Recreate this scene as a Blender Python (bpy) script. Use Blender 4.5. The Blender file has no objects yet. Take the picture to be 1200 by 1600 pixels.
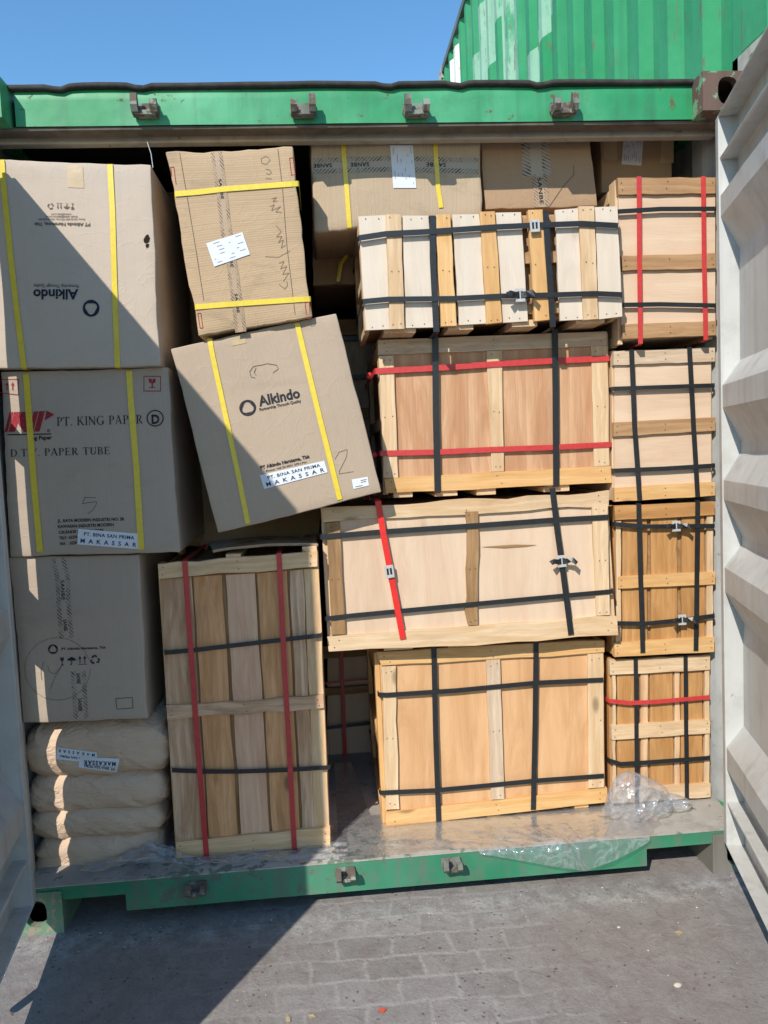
import bpy, math, random
import numpy as np
from mathutils import Vector, Matrix, noise
from mathutils.bvhtree import BVHTree
random.seed(7)
sc = bpy.context.scene
COL = sc.collection
V = Vector
PI = math.pi

# ---------------------------------------------------------------- camera
CP = V((1.03474, -2.40464, 1.44889))
YAW, PITCH, ROLL, FPX = -0.0787702, -0.0739059, 0.0442584, 1210.765
def camR():
    Rz = Matrix.Rotation(YAW, 3, 'Z'); Rx = Matrix.Rotation(PITCH, 3, 'X'); Ry = Matrix.Rotation(ROLL, 3, 'Y')
    return Rz @ Rx @ Ry
CR = camR()
cam_d = bpy.data.cameras.new('camera'); cam = bpy.data.objects.new('camera', cam_d); COL.objects.link(cam)
cx, cy, cz = CR.col[0], CR.col[1], CR.col[2]
cam.matrix_world = Matrix(((cx.x, cz.x, -cy.x, CP.x), (cx.y, cz.y, -cy.y, CP.y), (cx.z, cz.z, -cy.z, CP.z), (0, 0, 0, 1)))
cam_d.sensor_fit = 'VERTICAL'; cam_d.sensor_height = 36.0; cam_d.sensor_width = 27.0
cam_d.lens = FPX / 1600 * 36.0
cam_d.clip_start = 0.05; cam_d.clip_end = 2000
sc.camera = cam

# ---------------------------------------------------------------- sky, sun, exposure
SUN = V((0.585, 1.0, -0.93)).normalized()
world = bpy.data.worlds.new('World'); sc.world = world; world.use_nodes = True
wn = world.node_tree.nodes; wl = world.node_tree.links
sky = wn.new('ShaderNodeTexSky'); sky.sky_type = 'NISHITA'; sky.sun_disc = False
sky.sun_elevation = math.asin(-SUN.z); sky.sun_rotation = math.atan2(-SUN.x, -SUN.y) % (2 * PI)
sky.air_density = 1.5; sky.dust_density = 0.0; sky.ozone_density = 5.0
bg = wn.get('Background') or wn.new('ShaderNodeBackground')
hs = wn.new('ShaderNodeHueSaturation'); hs.inputs['Saturation'].default_value = 1.18; wl.new(sky.outputs[0], hs.inputs['Color']); wl.new(hs.outputs[0], bg.inputs[0]); bg.inputs[1].default_value = 0.15
wo = wn.get('World Output') or wn.new('ShaderNodeOutputWorld'); wl.new(bg.outputs[0], wo.inputs[0])
sd = bpy.data.lights.new('sun', 'SUN'); sd.energy = 4.3; sd.angle = math.radians(0.5); sd.color = (1.0, 0.95, 0.87)
so = bpy.data.objects.new('sun', sd); COL.objects.link(so); so.location = (-6, -10, 9)
so.rotation_euler = SUN.to_track_quat('-Z', 'Y').to_euler()
sc.view_settings.view_transform = 'Standard'; sc.view_settings.look = 'None'
sc.view_settings.exposure = 0.30; sc.view_settings.gamma = 1.0
sc.render.engine = 'CYCLES'
try:
    sc.cycles.max_bounces = 8; sc.cycles.transparent_max_bounces = 12; sc.cycles.use_denoising = True
except Exception: pass

# ---------------------------------------------------------------- pixel -> point on a vertical plane / ground
def pray(px, py):
    return CR @ V(((px - 600) / FPX, 1.0, (800 - py) / FPX))
def onY(p, y):
    d = pray(*p); t = (y - CP.y) / d.y; return CP + d * t
def onZ(p, z):
    d = pray(*p); t = (z - CP.z) / d.z; return CP + d * t

# ---------------------------------------------------------------- mesh helpers
class MB:
    def __init__(s): s.v = []; s.f = []; s.uv = []; s.t = []; s.nail = set()
    def face(s, pts, uv=None, tint=0.5):
        b = len(s.v); s.v += [V(p) for p in pts]; s.f.append(tuple(range(b, b + len(pts))))
        s.uv.append(uv or [(p[0], p[2]) for p in pts]); s.t.append(tint)
    def grid(s, P, nu, nv, uvf=None, tint=0.5, flip=False):
        b = len(s.v); s.v += [V(P[j][i]) for j in range(nv + 1) for i in range(nu + 1)]
        for j in range(nv):
            for i in range(nu):
                q = [b + j * (nu + 1) + i, b + j * (nu + 1) + i + 1, b + (j + 1) * (nu + 1) + i + 1, b + (j + 1) * (nu + 1) + i]
                ij = [(i, j), (i + 1, j), (i + 1, j + 1), (i, j + 1)]
                if flip: q.reverse(); ij.reverse()
                s.f.append(tuple(q)); s.t.append(tint)
                s.uv.append([uvf(a, c) if uvf else (a / nu, c / nv) for a, c in ij])
    def hexa(s, c, tint=None, uo=None):
        """c: 4 front corners (tl,tr,br,bl) + 4 back corners. U runs along the longest side."""
        tint = random.random() if tint is None else tint
        uo = uo or (random.uniform(0, 40), random.uniform(0, 40))
        c = [V(p) for p in c]
        W = (c[1] - c[0]).length; H = (c[3] - c[0]).length; D = (c[4] - c[0]).length
        dims = [('x', W), ('z', H), ('y', D)]; ax = max(dims, key=lambda k: k[1])[0]
        co = {0: (0, H, 0), 1: (W, H, 0), 2: (W, 0, 0), 3: (0, 0, 0), 4: (0, H, D), 5: (W, H, D), 6: (W, 0, D), 7: (0, 0, D)}
        b = len(s.v); s.v += c
        for q in ((3, 2, 1, 0), (4, 5, 6, 7), (0, 1, 5, 4), (2, 3, 7, 6), (3, 0, 4, 7), (1, 2, 6, 5)):
            s.f.append(tuple(b + k for k in q)); s.t.append(tint)
            uvs = []
            for k in q:
                x, z, y = co[k]
                if ax == 'x': u, v = x, z + y
                elif ax == 'z': u, v = z, x + y
                else: u, v = y, x + z
                uvs.append((u + uo[0], v + uo[1]))
            s.uv.append(uvs)
    def box(s, x0, x1, y0, y1, z0, z1, tint=None):
        s.hexa([(x0, y0, z1), (x1, y0, z1), (x1, y0, z0), (x0, y0, z0), (x0, y1, z1), (x1, y1, z1), (x1, y1, z0), (x0, y1, z0)], tint)
    def tube(s, pts, r, n=8, tint=0.5, cap=True):
        pts = [V(p) for p in pts]; rings = []
        for i, p in enumerate(pts):
            t = (pts[min(i + 1, len(pts) - 1)] - pts[max(i - 1, 0)]).normalized()
            a = t.cross(V((0, 0, 1))) if abs(t.z) < 0.9 else t.cross(V((1, 0, 0)))
            a.normalize(); bb = t.cross(a)
            rr = r[i] if isinstance(r, (list, tuple)) else r
            rings.append([p + a * rr * math.cos(2 * PI * k / n) + bb * rr * math.sin(2 * PI * k / n) for k in range(n + 1)])
        s.grid(rings, n, len(pts) - 1, lambda i, j: (i * 0.01, j * 0.02), tint)
        if cap:
            s.face(rings[0][:n][::-1], [(0, 0)] * n, tint); s.face(rings[-1][:n], [(0, 0)] * n, tint)
    def ribbon(s, path, nrm, w, th=0.0012, tint=0.5):
        """flat band with real thickness; nrm = outward normal at each point"""
        path = [V(p) for p in path]; n = len(path); A = []; L = 0; Ls = []
        for i in range(n):
            t = (path[min(i + 1, n - 1)] - path[max(i - 1, 0)])
            if i: L += (path[i] - path[i - 1]).length
            Ls.append(L)
            N = V(nrm[i]).normalized(); wd = t.cross(N).normalized()
            hw = (w[i] if isinstance(w, (list, tuple)) else w) / 2
            p = path[i]
            A.append([p - wd * hw, p - wd * hw + N * th, p + wd * hw + N * th, p + wd * hw, p - wd * hw])
        s.grid(A, 4, n - 1, lambda i, j: (Ls[j], i * 0.01), tint)
    def build(s, name, mat, parent=None, loc=None, smooth=False, bevel=0, merge=False):
        loc = V(loc) if loc is not None else V((0, 0, 0))
        me = bpy.data.meshes.new(name)
        me.from_pydata([tuple(p - loc) for p in s.v], [], s.f)
        uvl = me.uv_layers.new(name='UVMap')
        flat = np.array([c for q in s.uv for p in q for c in (p[0], p[1])], dtype=np.float32)
        uvl.data.foreach_set('uv', flat)
        at = me.attributes.new('tint', 'FLOAT', 'FACE'); at.data.foreach_set('value', np.array(s.t, dtype=np.float32))
        me.materials.append(mat)
        if s.nail:
            me.materials.append(M['nail'])
            for k in s.nail: me.polygons[k].material_index = 1
        if smooth: me.polygons.foreach_set('use_smooth', [True] * len(me.polygons))
        me.validate(); me.update()
        o = bpy.data.objects.new(name, me); COL.objects.link(o)
        if parent: o.parent = parent
        if bevel:
            m = o.modifiers.new('bevel', 'BEVEL'); m.width = bevel; m.segments = 2; m.limit_method = 'ANGLE'; m.angle_limit = math.radians(50)
        return o
    def bvh(s): return BVHTree.FromPolygons([tuple(p) for p in s.v], s.f)

def tag(o, label=None, cat=None, group=None, kind=None):
    if label: o['label'] = label
    if cat: o['category'] = cat
    if group: o['group'] = group
    if kind: o['kind'] = kind
    return o
class Thing:
    def __init__(s, name, label, cat, loc, group=None):
        s.o = bpy.data.objects.new(name, None); COL.objects.link(s.o); s.loc = V(loc); s.o.location = s.loc
        s.o.empty_display_size = 0.1; tag(s.o, label, cat, group); s.bvh = None
    def part(s, name, mb, mat, parent=None, label=None, **k):
        o = mb.build(name, mat, parent or s.o, s.loc, **k)
        if label: o['label'] = label
        return o

# ---------------------------------------------------------------- materials
def newmat(name):
    m = bpy.data.materials.new(name); m.use_nodes = True
    nt = m.node_tree; return m, nt.nodes, nt.links, nt.nodes['Principled BSDF']
class NB:
    """small node-building helper"""
    def __init__(s, name):
        s.m, s.n, s.l, s.b = newmat(name)
    def node(s, t, **k):
        x = s.n.new(t)
        for a, v in k.items(): setattr(x, a, v)
        return x
    def val(s, sock, v):
        if hasattr(v, 'is_linked') or isinstance(v, bpy.types.NodeSocket): s.l.new(v, sock)
        elif isinstance(v, (tuple, list)) and len(v) == 3 and sock.type == 'RGBA': sock.default_value = (*v, 1)
        else: sock.default_value = v
    def uv(s): return s.node('ShaderNodeTexCoord').outputs['UV']
    def obj(s): return s.node('ShaderNodeTexCoord').outputs['Object']
    def geo(s): return s.node('ShaderNodeNewGeometry').outputs['Position']
    def tint(s):
        a = s.node('ShaderNodeAttribute', attribute_name='tint'); return a.outputs['Fac']
    def map(s, v, sc=(1, 1, 1), loc=(0, 0, 0), rot=(0, 0, 0)):
        x = s.node('ShaderNodeMapping'); s.l.new(v, x.inputs[0]); s.val(x.inputs[1], loc); x.inputs[2].default_value = rot; x.inputs[3].default_value = sc
        return x.outputs[0]
    def noise(s, v, scale, detail=4, rough=0.55, dist=0):
        x = s.node('ShaderNodeTexNoise'); s.l.new(v, x.inputs['Vector']); x.inputs['Scale'].default_value = scale
        x.inputs['Detail'].default_value = detail; x.inputs['Roughness'].default_value = rough; x.inputs['Distortion'].default_value = dist
        return x.outputs['Fac']
    def wave(s, v, scale, dist=0, prof='SIN', dirn='X', det=2, ds=1):
        x = s.node('ShaderNodeTexWave', bands_direction=dirn, wave_profile=prof); s.l.new(v, x.inputs['Vector'])
        x.inputs['Scale'].default_value = scale; x.inputs['Distortion'].default_value = dist; x.inputs['Detail'].default_value = det; x.inputs['Detail Scale'].default_value = ds
        return x.outputs['Fac']
    def vor(s, v, scale, feat='F1', out='Distance'):
        x = s.node('ShaderNodeTexVoronoi', feature=feat); s.l.new(v, x.inputs['Vector']); x.inputs['Scale'].default_value = scale
        return x.outputs[out]
    def ramp(s, f, stops):
        x = s.node('ShaderNodeValToRGB'); s.l.new(f, x.inputs[0]); e = x.color_ramp.elements
        while len(e) < len(stops): e.new(0.5)
        for k, (p, c) in enumerate(stops):
            e[k].position = p; e[k].color = (c, c, c, 1) if isinstance(c, (int, float)) else (*c, 1)
        return x.outputs[0]
    def mix(s, f, a, b, mode='MIX'):
        x = s.node('ShaderNodeMix', data_type='RGBA', blend_type=mode); s.val(x.inputs[0], f); s.val(x.inputs[6], a); s.val(x.inputs[7], b)
        return x.outputs[2]
    def math(s, op, a, b=0.0, c=None):
        x = s.node('ShaderNodeMath', operation=op); s.val(x.inputs[0], a); s.val(x.inputs[1], b)
        if c is not None: s.val(x.inputs[2], c)
        return x.outputs[0]
    def sep(s, v):
        x = s.node('ShaderNodeSeparateXYZ'); s.l.new(v, x.inputs[0]); return x.outputs
    def comb(s, x_, y_, z_):
        x = s.node('ShaderNodeCombineXYZ'); s.val(x.inputs[0], x_); s.val(x.inputs[1], y_); s.val(x.inputs[2], z_); return x.outputs[0]
    def bump(s, h, strength=0.3, dist=0.01, prev=None):
        x = s.node('ShaderNodeBump'); s.l.new(h, x.inputs['Height']); x.inputs['Strength'].default_value = strength; x.inputs['Distance'].default_value = dist
        if prev: s.l.new(prev, x.inputs['Normal'])
        return x.outputs[0]
    def out(s, col=None, rough=None, nrm=None, spec=None, metal=None):
        if col is not None: s.val(s.b.inputs['Base Color'], col)
        if rough is not None: s.val(s.b.inputs['Roughness'], rough)
        if nrm is not None: s.l.new(nrm, s.b.inputs['Normal'])
        if spec is not None: s.b.inputs['Specular IOR Level'].default_value = spec
        if metal is not None: s.b.inputs['Metallic'].default_value = metal
        return s.m

def wood(name, light, dark, stain=(0.10, 0.07, 0.045), stain_amt=0.35, vary=0.25, ply=False, PW=0.3):
    n = NB(name); t = n.tint(); uv = n.uv()
    off = n.comb(n.math('MULTIPLY', t, 31.0), n.math('MULTIPLY', t, 17.0), t)
    m = n.node('ShaderNodeVectorMath', operation='ADD'); n.l.new(uv, m.inputs[0]); n.l.new(off, m.inputs[1]); p = m.outputs[0]
    sx, sy = (1.2, 7) if ply else (1.6, 14)
    w1 = n.noise(n.map(p, (sx, sy, 1)), 2.0, 5, 0.6, 0.9)
    w2 = n.noise(n.map(p, (2.5, 90, 1)), 3.0, 3, 0.6, 0.2)
    w3 = n.wave(n.map(p, (0.9, 9 if not ply else 4, 1)), 1.6, 7.0, 'SAW', 'Y', 3, 1.2)
    c = n.mix(n.ramp(w1, [(0.38, 0.0), (0.62, 1.0)]), light, dark)
    hs_ = n.ramp(n.noise(n.map(p, (0.7, 5, 1)), 1.5, 4, 0.6, 1.2), [(0.56, 0.0), (0.64, 1.0), (0.70, 0.2)])
    c = n.mix(n.math('MULTIPLY', hs_, 0.35 if not ply else 0.2), c, (dark[0] * 0.75, dark[1] * 0.6, dark[2] * 0.55))
    c = n.mix(n.math('MULTIPLY', n.ramp(w3, [(0.0, 0.0), (1.0, 1.0)]), 0.42 if not ply else PW), c, tuple(x * 0.88 for x in dark))
    c = n.mix(n.math('MULTIPLY', n.ramp(w2, [(0.45, 0.0), (0.75, 1.0)]), 0.30 if not ply else PW * 0.7), c, tuple(x * 0.55 for x in dark))
    # whole-plank variation
    c = n.mix(n.math('MULTIPLY', n.math('FRACT', n.math('MULTIPLY', t, 7.31)), vary), c, tuple(x * 0.8 for x in dark))
    # blue stain / dirt blotches
    st = n.ramp(n.noise(n.map(p, (2.2, 9, 1)), 1.7, 5, 0.7, 0.5), [(0.52, 0.0), (0.75, 1.0)])
    c = n.mix(n.math('MULTIPLY', st, stain_amt), c, stain)
    # knots
    kv = n.vor(n.map(p, (3.2, 7.5, 1)), 1.0)
    kn = n.ramp(kv, [(0.05, 1.0), (0.12, 0.0)])
    c = n.mix(n.math('MULTIPLY', kn, 0.75 if not ply else 0.3), c, tuple(x * 0.35 for x in dark))
    bm = n.bump(w2, 0.35, 0.002); bm = n.bump(w1, 0.25, 0.004, bm)
    return n.out(c, 0.72, bm, 0.25)

def paint(name, base, rust=(0.12, 0.055, 0.03), rust_amt=0.5, fade=None, dirt=(0.08, 0.075, 0.065), dirt_amt=0.3, rough=0.45, streak=True, chip=0.62):
    n = NB(name); g = n.geo()
    f = n.noise(g, 1.7, 4, 0.6)
    c = n.mix(n.ramp(f, [(0.4, 0.0), (0.6, 1.0)]), base, fade or tuple(min(1, x * 1.25 + 0.01) for x in base))
    if streak:
        stv = n.noise(n.map(g, (22, 22, 1.1)), 1.0, 4, 0.6)
        c = n.mix(n.math('MULTIPLY', n.ramp(stv, [(0.5, 0.0), (0.78, 1.0)]), dirt_amt), c, dirt)
    d2 = n.noise(g, 9.0, 6, 0.7)
    c = n.mix(n.math('MULTIPLY', n.ramp(d2, [(0.5, 0.0), (0.8, 1.0)]), dirt_amt), c, dirt)
    ch = n.noise(g, 26.0, 5, 0.65, 0.3)
    big = n.noise(g, 3.1, 2, 0.5)
    chm = n.ramp(n.math('ADD', n.math('MULTIPLY', ch, 0.7), n.math('MULTIPLY', big, 0.3)), [(chip, 0.0), (chip + 0.025, 1.0)])
    c = n.mix(n.math('MULTIPLY', chm, rust_amt), c, rust)
    bm = n.bump(d2, 0.15, 0.004)
    bm = n.bump(f, 0.35, 0.03, bm)
    return n.out(c, n.mix(chm, (rough,) * 3, (0.85,) * 3), bm, 0.35)

def cardboard(name, base, print_lines=1.0, dirt=0.18, horiz=False):
    n = NB(name); uv = n.uv(); g = n.geo()
    big = n.noise(g, 2.3, 4, 0.6); fine = n.noise(g, 38.0, 4, 0.7)
    s = n.sep(uv); co = s[1] if horiz else s[0]
    lines = n.noise(n.comb(n.math('MULTIPLY', co, 150.0), n.math('MULTIPLY', s[0] if horiz else s[1], 0.8), 0.0), 1.0, 2, 0.5)
    lines2 = n.wave(n.comb(co, 0.0, 0.0), 14.0 * PI, 0.0)
    d = tuple(x * 0.72 for x in base)
    c = n.mix(n.math('MULTIPLY', n.ramp(big, [(0.35, 0.0), (0.75, 1.0)]), 0.5), base, tuple(x * 0.86 for x in base))
    c = n.mix(n.math('MULTIPLY', n.ramp(lines, [(0.45, 0.0), (0.8, 1.0)]), 0.28 * print_lines), c, d)
    c = n.mix(n.math('MULTIPLY', n.ramp(fine, [(0.5, 0.0), (0.8, 1.0)]), 0.22), c, tuple(x * 0.8 for x in base))
    sm = n.ramp(n.noise(n.map(g, (1, 1, 3.0)), 5.0, 5, 0.7, 0.4), [(0.55, 0.0), (0.78, 1.0)])
    c = n.mix(n.math('MULTIPLY', sm, dirt), c, (0.14, 0.11, 0.08))
    bm = n.bump(lines2, 0.12 * print_lines, 0.001)
    bm = n.bump(lines, 0.12 * print_lines, 0.0015, bm)
    bm = n.bump(big, 0.35, 0.02, bm)
    cr = n.ramp(n.noise(n.map(g, (1, 1, 1)), 7.0, 2, 0.5, 1.5), [(0.47, 0.0), (0.5, 1.0), (0.53, 0.0)])
    bm = n.bump(cr, 0.18, 0.002, bm)
    return n.out(c, 0.8, bm, 0.2)

def plain(name, col, rough=0.6, spec=0.4, var=0.15, nscale=30, metal=0.0, bump=0.15):
    n = NB(name); g = n.geo(); f = n.noise(g, nscale, 4, 0.65)
    c = n.mix(n.ramp(f, [(0.35, 0.0), (0.75, 1.0)]), col, tuple(x * (1 - var * 2) for x in col))
    return n.out(c, rough, n.bump(f, bump, 0.002), spec, metal)
def ink(name, col, worn=0.35):
    n = NB(name); g = n.geo(); f = n.noise(g, 180, 3, 0.6)
    c = n.mix(n.math('MULTIPLY', n.ramp(f, [(0.5, 0.0), (0.7, 1.0)]), worn), col, (0.36, 0.29, 0.22))
    return n.out(c, 0.7, None, 0.2)

M = {}
M['green'] = paint('green_paint', (0.025, 0.25, 0.095), fade=(0.085, 0.36, 0.18), rust_amt=0.75, dirt=(0.03, 0.11, 0.06), dirt_amt=0.45, chip=0.585)
M['green_sill'] = paint('worn_green_paint', (0.018, 0.17, 0.085), fade=(0.06, 0.23, 0.135), rust=(0.12, 0.125, 0.105), rust_amt=0.8, dirt=(0.13, 0.135, 0.11), dirt_amt=0.85, chip=0.565, rough=0.7)
M['rusty'] = paint('rusty_casting', (0.135, 0.085, 0.065), fade=(0.10, 0.055, 0.04), rust=(0.16, 0.40, 0.22), rust_amt=0.7, dirt=(0.05, 0.035, 0.03), dirt_amt=0.5, rough=0.85, chip=0.55)
M['green_cast'] = paint('worn_green_casting', (0.10, 0.20, 0.12), fade=(0.16, 0.26, 0.16), rust=(0.30, 0.22, 0.16), rust_amt=0.8, dirt=(0.25, 0.22, 0.18), dirt_amt=0.5, chip=0.52, rough=0.8)
M['grey_cast'] = paint('grimy_casting', (0.15, 0.135, 0.115), fade=(0.20, 0.18, 0.15), rust=(0.10, 0.17, 0.12), rust_amt=0.7, dirt=(0.09, 0.075, 0.06), dirt_amt=0.6, chip=0.55, rough=0.85)
M['white_door'] = paint('white_door_paint', (0.445, 0.445, 0.42), fade=(0.51, 0.51, 0.485), rust=(0.25, 0.15, 0.08), rust_amt=0.7, dirt=(0.22, 0.20, 0.17), dirt_amt=0.42, chip=0.65)
M['cream'] = paint('cream_frame_paint', (0.42, 0.39, 0.32), fade=(0.50, 0.47, 0.40), rust=(0.15, 0.09, 0.05), rust_amt=0.8, dirt=(0.16, 0.13, 0.10), dirt_amt=0.5, chip=0.6)
M['lip'] = paint('grimy_lip', (0.16, 0.13, 0.10), fade=(0.11, 0.10, 0.08), rust=(0.05, 0.15, 0.09), rust_amt=0.6, dirt=(0.05, 0.04, 0.03), dirt_amt=0.7, chip=0.58, rough=0.8)
M['black'] = plain('black_rubber', (0.012, 0.012, 0.013), 0.7, 0.3)
M['dark'] = plain('dark_steel', (0.05, 0.045, 0.04), 0.8, 0.3, 0.3)
M['keeper'] = paint('keeper_steel', (0.16, 0.165, 0.14), fade=(0.26, 0.29, 0.24), rust=(0.10, 0.06, 0.045), rust_amt=0.8, dirt=(0.03, 0.03, 0.03), dirt_amt=0.6, chip=0.5, rough=0.8)
M['roof'] = M['green']

# neighbour wall: green with lighter panels where lettering used to be
def wall_mat():
    n = NB('patched_green_wall'); g = n.geo(); s = n.sep(g)
    f = n.noise(g, 1.1, 4, 0.6)
    c = n.mix(n.ramp(f, [(0.3, 0.0), (0.7, 1.0)]), (0.022, 0.24, 0.085), (0.06, 0.33, 0.15))
    q = n.math('SNAP', n.math('ADD', s[1], 0.05), 0.139)          # patches step with the corrugations
    jit = n.math('MULTIPLY', n.math('SUBTRACT', n.noise(n.comb(q, 0.0, 0.0), 9.0, 1), 0.5), 0.45)
    def band(y0, z0, slope, half, ya, yb):
        d = n.math('ABSOLUTE', n.math('SUBTRACT', n.math('ADD', s[2], jit), n.math('ADD', z0, n.math('MULTIPLY', n.math('SUBTRACT', q, y0), slope))))
        a = n.math('LESS_THAN', d, half)
        a = n.math('MULTIPLY', a, n.math('GREATER_THAN', s[1], ya)); return n.math('MULTIPLY', a, n.math('LESS_THAN', s[1], yb))
    A = band(2.4, 4.05, -0.75, 0.17, 1.05, 2.75)
    B = n.math('MULTIPLY', n.math('GREATER_THAN', s[1], 2.95), n.math('LESS_THAN', s[1], 3.45))
    C = band(4.0, 4.60, -0.85, 0.42, 3.4, 5.0)
    patch = n.math('MAXIMUM', n.math('MAXIMUM', A, B), C)
    pc = n.mix(f, (0.27, 0.50, 0.36), (0.36, 0.52, 0.40))
    c = n.mix(n.math('MULTIPLY', n.math('MULTIPLY', patch, n.ramp(n.noise(n.map(g, (1, 3, 1.2)), 2.2, 5, 0.7), [(0.36, 0.15), (0.46, 1.0)])), 0.85), c, pc)
    W = n.math('MULTIPLY', n.math('MULTIPLY', n.math('GREATER_THAN', s[1], 4.95), n.math('LESS_THAN', s[1], 5.45)), n.math('LESS_THAN', s[2], 5.28))
    c = n.mix(W, c, (0.80, 0.78, 0.68))
    st = n.noise(n.map(g, (1, 14, 0.7)), 1.0, 4, 0.65)
    c = n.mix(n.math('MULTIPLY', n.ramp(st, [(0.5, 0.0), (0.75, 1.0)]), 0.35), c, (0.03, 0.14, 0.09))
    rs = n.noise(n.map(g, (1, 9, 1.6)), 3.0, 6, 0.72, 0.4)
    c = n.mix(n.math('MULTIPLY', n.ramp(rs, [(0.60, 0.0), (0.65, 1.0)]), 0.8), c, (0.17, 0.11, 0.075))
    dent = n.noise(g, 4.5, 3, 0.5)
    return n.out(c, 0.5, n.bump(dent, 0.5, 0.03, n.bump(rs, 0.2, 0.004)), 0.35)
M['wall_patched'] = wall_mat()

M['ply_red'] = wood('reddish_plywood', (0.64, 0.40, 0.235), (0.48, 0.25, 0.13), PW=0.5, stain_amt=0.12, ply=True, vary=0.1)
M['ply_light'] = wood('pale_plywood', (0.66, 0.50, 0.355), (0.61, 0.435, 0.30), PW=0.08, stain_amt=0.04, ply=True, vary=0.08)
M['ply_orange'] = wood('orange_plywood', (0.67, 0.405, 0.21), (0.56, 0.31, 0.145), PW=0.15, stain_amt=0.10, ply=True, vary=0.1)
M['ply_grey'] = wood('grey_white_board', (0.66, 0.565, 0.455), (0.60, 0.51, 0.40), PW=0.08, stain_amt=0.03, ply=True, vary=0.05)
M['pine'] = wood('pine_batten', (0.74, 0.56, 0.365), (0.62, 0.42, 0.235), stain_amt=0.25)
M['pine_yellow'] = wood('yellow_pine_batten', (0.74, 0.475, 0.22), (0.63, 0.355, 0.135), stain_amt=0.2)
M['pine_brown'] = wood('brown_batten', (0.50, 0.31, 0.16), (0.36, 0.20, 0.095), stain_amt=0.35)
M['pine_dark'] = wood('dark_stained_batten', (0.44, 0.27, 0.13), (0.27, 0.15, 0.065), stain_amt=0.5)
M['board_tan'] = wood('tan_board', (0.76, 0.52, 0.31), (0.60, 0.36, 0.19), stain_amt=0.3)
M['board_grey'] = wood('weathered_board', (0.70, 0.55, 0.40), (0.52, 0.38, 0.255), stain=(0.12, 0.085, 0.06), stain_amt=0.55)
M['board_pink'] = wood('pinkish_board', (0.80, 0.59, 0.44), (0.68, 0.43, 0.29), stain_amt=0.12)
M['warm_a'] = wood('warm_weathered_board', (0.80, 0.54, 0.35), (0.50, 0.28, 0.15), stain=(0.12, 0.07, 0.045), stain_amt=0.6)  # warm copies for the tall crate; its blue shade is offset in their colour
M['warm_b'] = wood('warm_tan_board', (0.86, 0.47, 0.23), (0.60, 0.29, 0.12), stain_amt=0.3)
M['warm_c'] = wood('warm_pinkish_board', (0.88, 0.58, 0.38), (0.70, 0.40, 0.25), stain_amt=0.12)
M['warm_pine'] = wood('warm_pine_rail', (0.88, 0.62, 0.38), (0.70, 0.44, 0.22), stain_amt=0.3)
M['board_org'] = wood('orange_board', (0.58, 0.32, 0.125), (0.43, 0.21, 0.07), stain_amt=0.3)

M['card'] = cardboard('kraft_cardboard', (0.51, 0.42, 0.335), 0.5, 0.12)
M['card_b'] = cardboard('beige_cardboard', (0.43, 0.335, 0.245), 0.7, 0.15)
M['card_g'] = cardboard('grey_beige_cardboard', (0.43, 0.345, 0.268), 0.6, 0.15)
M['card_ribbed'] = cardboard('ribbed_cardboard', (0.47, 0.335, 0.205), 2.0, 0.45, horiz=True)
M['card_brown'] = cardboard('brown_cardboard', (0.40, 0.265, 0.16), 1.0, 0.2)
M['card_ribv'] = cardboard('ribbed_pale_cardboard', (0.47, 0.36, 0.245), 2.0, 0.3)
M['yellow'] = plain('yellow_strap', (0.74, 0.56, 0.05), 0.35, 0.5, 0.08, 60)
M['strap_black'] = plain('black_strap', (0.018, 0.02, 0.022), 0.4, 0.5, 0.2, 80)
M['strap_red'] = plain('red_strap', (0.55, 0.045, 0.045), 0.4, 0.5, 0.12, 80)
M['strap_red2'] = plain('bright_red_strap', (0.72, 0.025, 0.02), 0.4, 0.5, 0.12, 80)
M['buckle'] = plain('pale_buckle', (0.48, 0.48, 0.46), 0.35, 0.5, 0.1, 60)
M['paper'] = plain('white_paper', (0.68, 0.70, 0.74), 0.7, 0.3, 0.04, 40)
M['ink'] = ink('black_ink', (0.018, 0.02, 0.03), 0.2)
M['ink_brown'] = ink('faded_ink', (0.10, 0.08, 0.06), 0.5)
M['ink_navy'] = ink('navy_ink', (0.015, 0.022, 0.045), 0.1)
M['ink_red'] = ink('red_ink', (0.30, 0.02, 0.03), 0.2)
M['ink_pen'] = ink('pen_ink', (0.09, 0.075, 0.06), 0.3)
M['ink_form'] = plain('faint_form_print', (0.30, 0.31, 0.36), 0.7, 0.2, 0.1)
M['ink_label'] = plain('label_ink', (0.03, 0.04, 0.075), 0.7, 0.2, 0.1)
M['tape'] = plain('tan_tape', (0.52, 0.38, 0.22), 0.35, 0.5, 0.1, 20)
M['nail'] = plain('nail_head', (0.07, 0.06, 0.055), 0.5, 0.5)
M['hole'] = plain('torn_hole', (0.03, 0.02, 0.015), 0.9, 0.1)

def tape_mat(name='printed_tape', base=(0.40, 0.285, 0.18), dark=(0.085, 0.065, 0.05)):
    n = NB(name); s = n.sep(n.uv()); g = n.geo()      # U across 0..1, V along in metres
    hat = n.wave(n.comb(n.math('ADD', n.math('MULTIPLY', s[1], 1.0), n.math('MULTIPLY', s[0], 0.055)), 0.0, 0.0), 26.0, 0.0)
    hm = n.ramp(hat, [(0.45, 0.0), (0.6, 1.0)])
    band = n.math('GREATER_THAN', n.math('ABSOLUTE', n.math('SUBTRACT', s[0], 0.5)), 0.2)
    worn = n.ramp(n.noise(g, 26, 5, 0.7, 0.6), [(0.42, 0.25), (0.62, 1.0)])
    c = n.mix(n.math('MULTIPLY', n.math('MULTIPLY', hm, band), worn), base, dark)
    wr = n.noise(g, 60, 4, 0.6, 1.0)
    return n.out(c, 0.5, n.bump(wr, 0.3, 0.003), 0.3)
M['tape_print'] = tape_mat()
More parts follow.
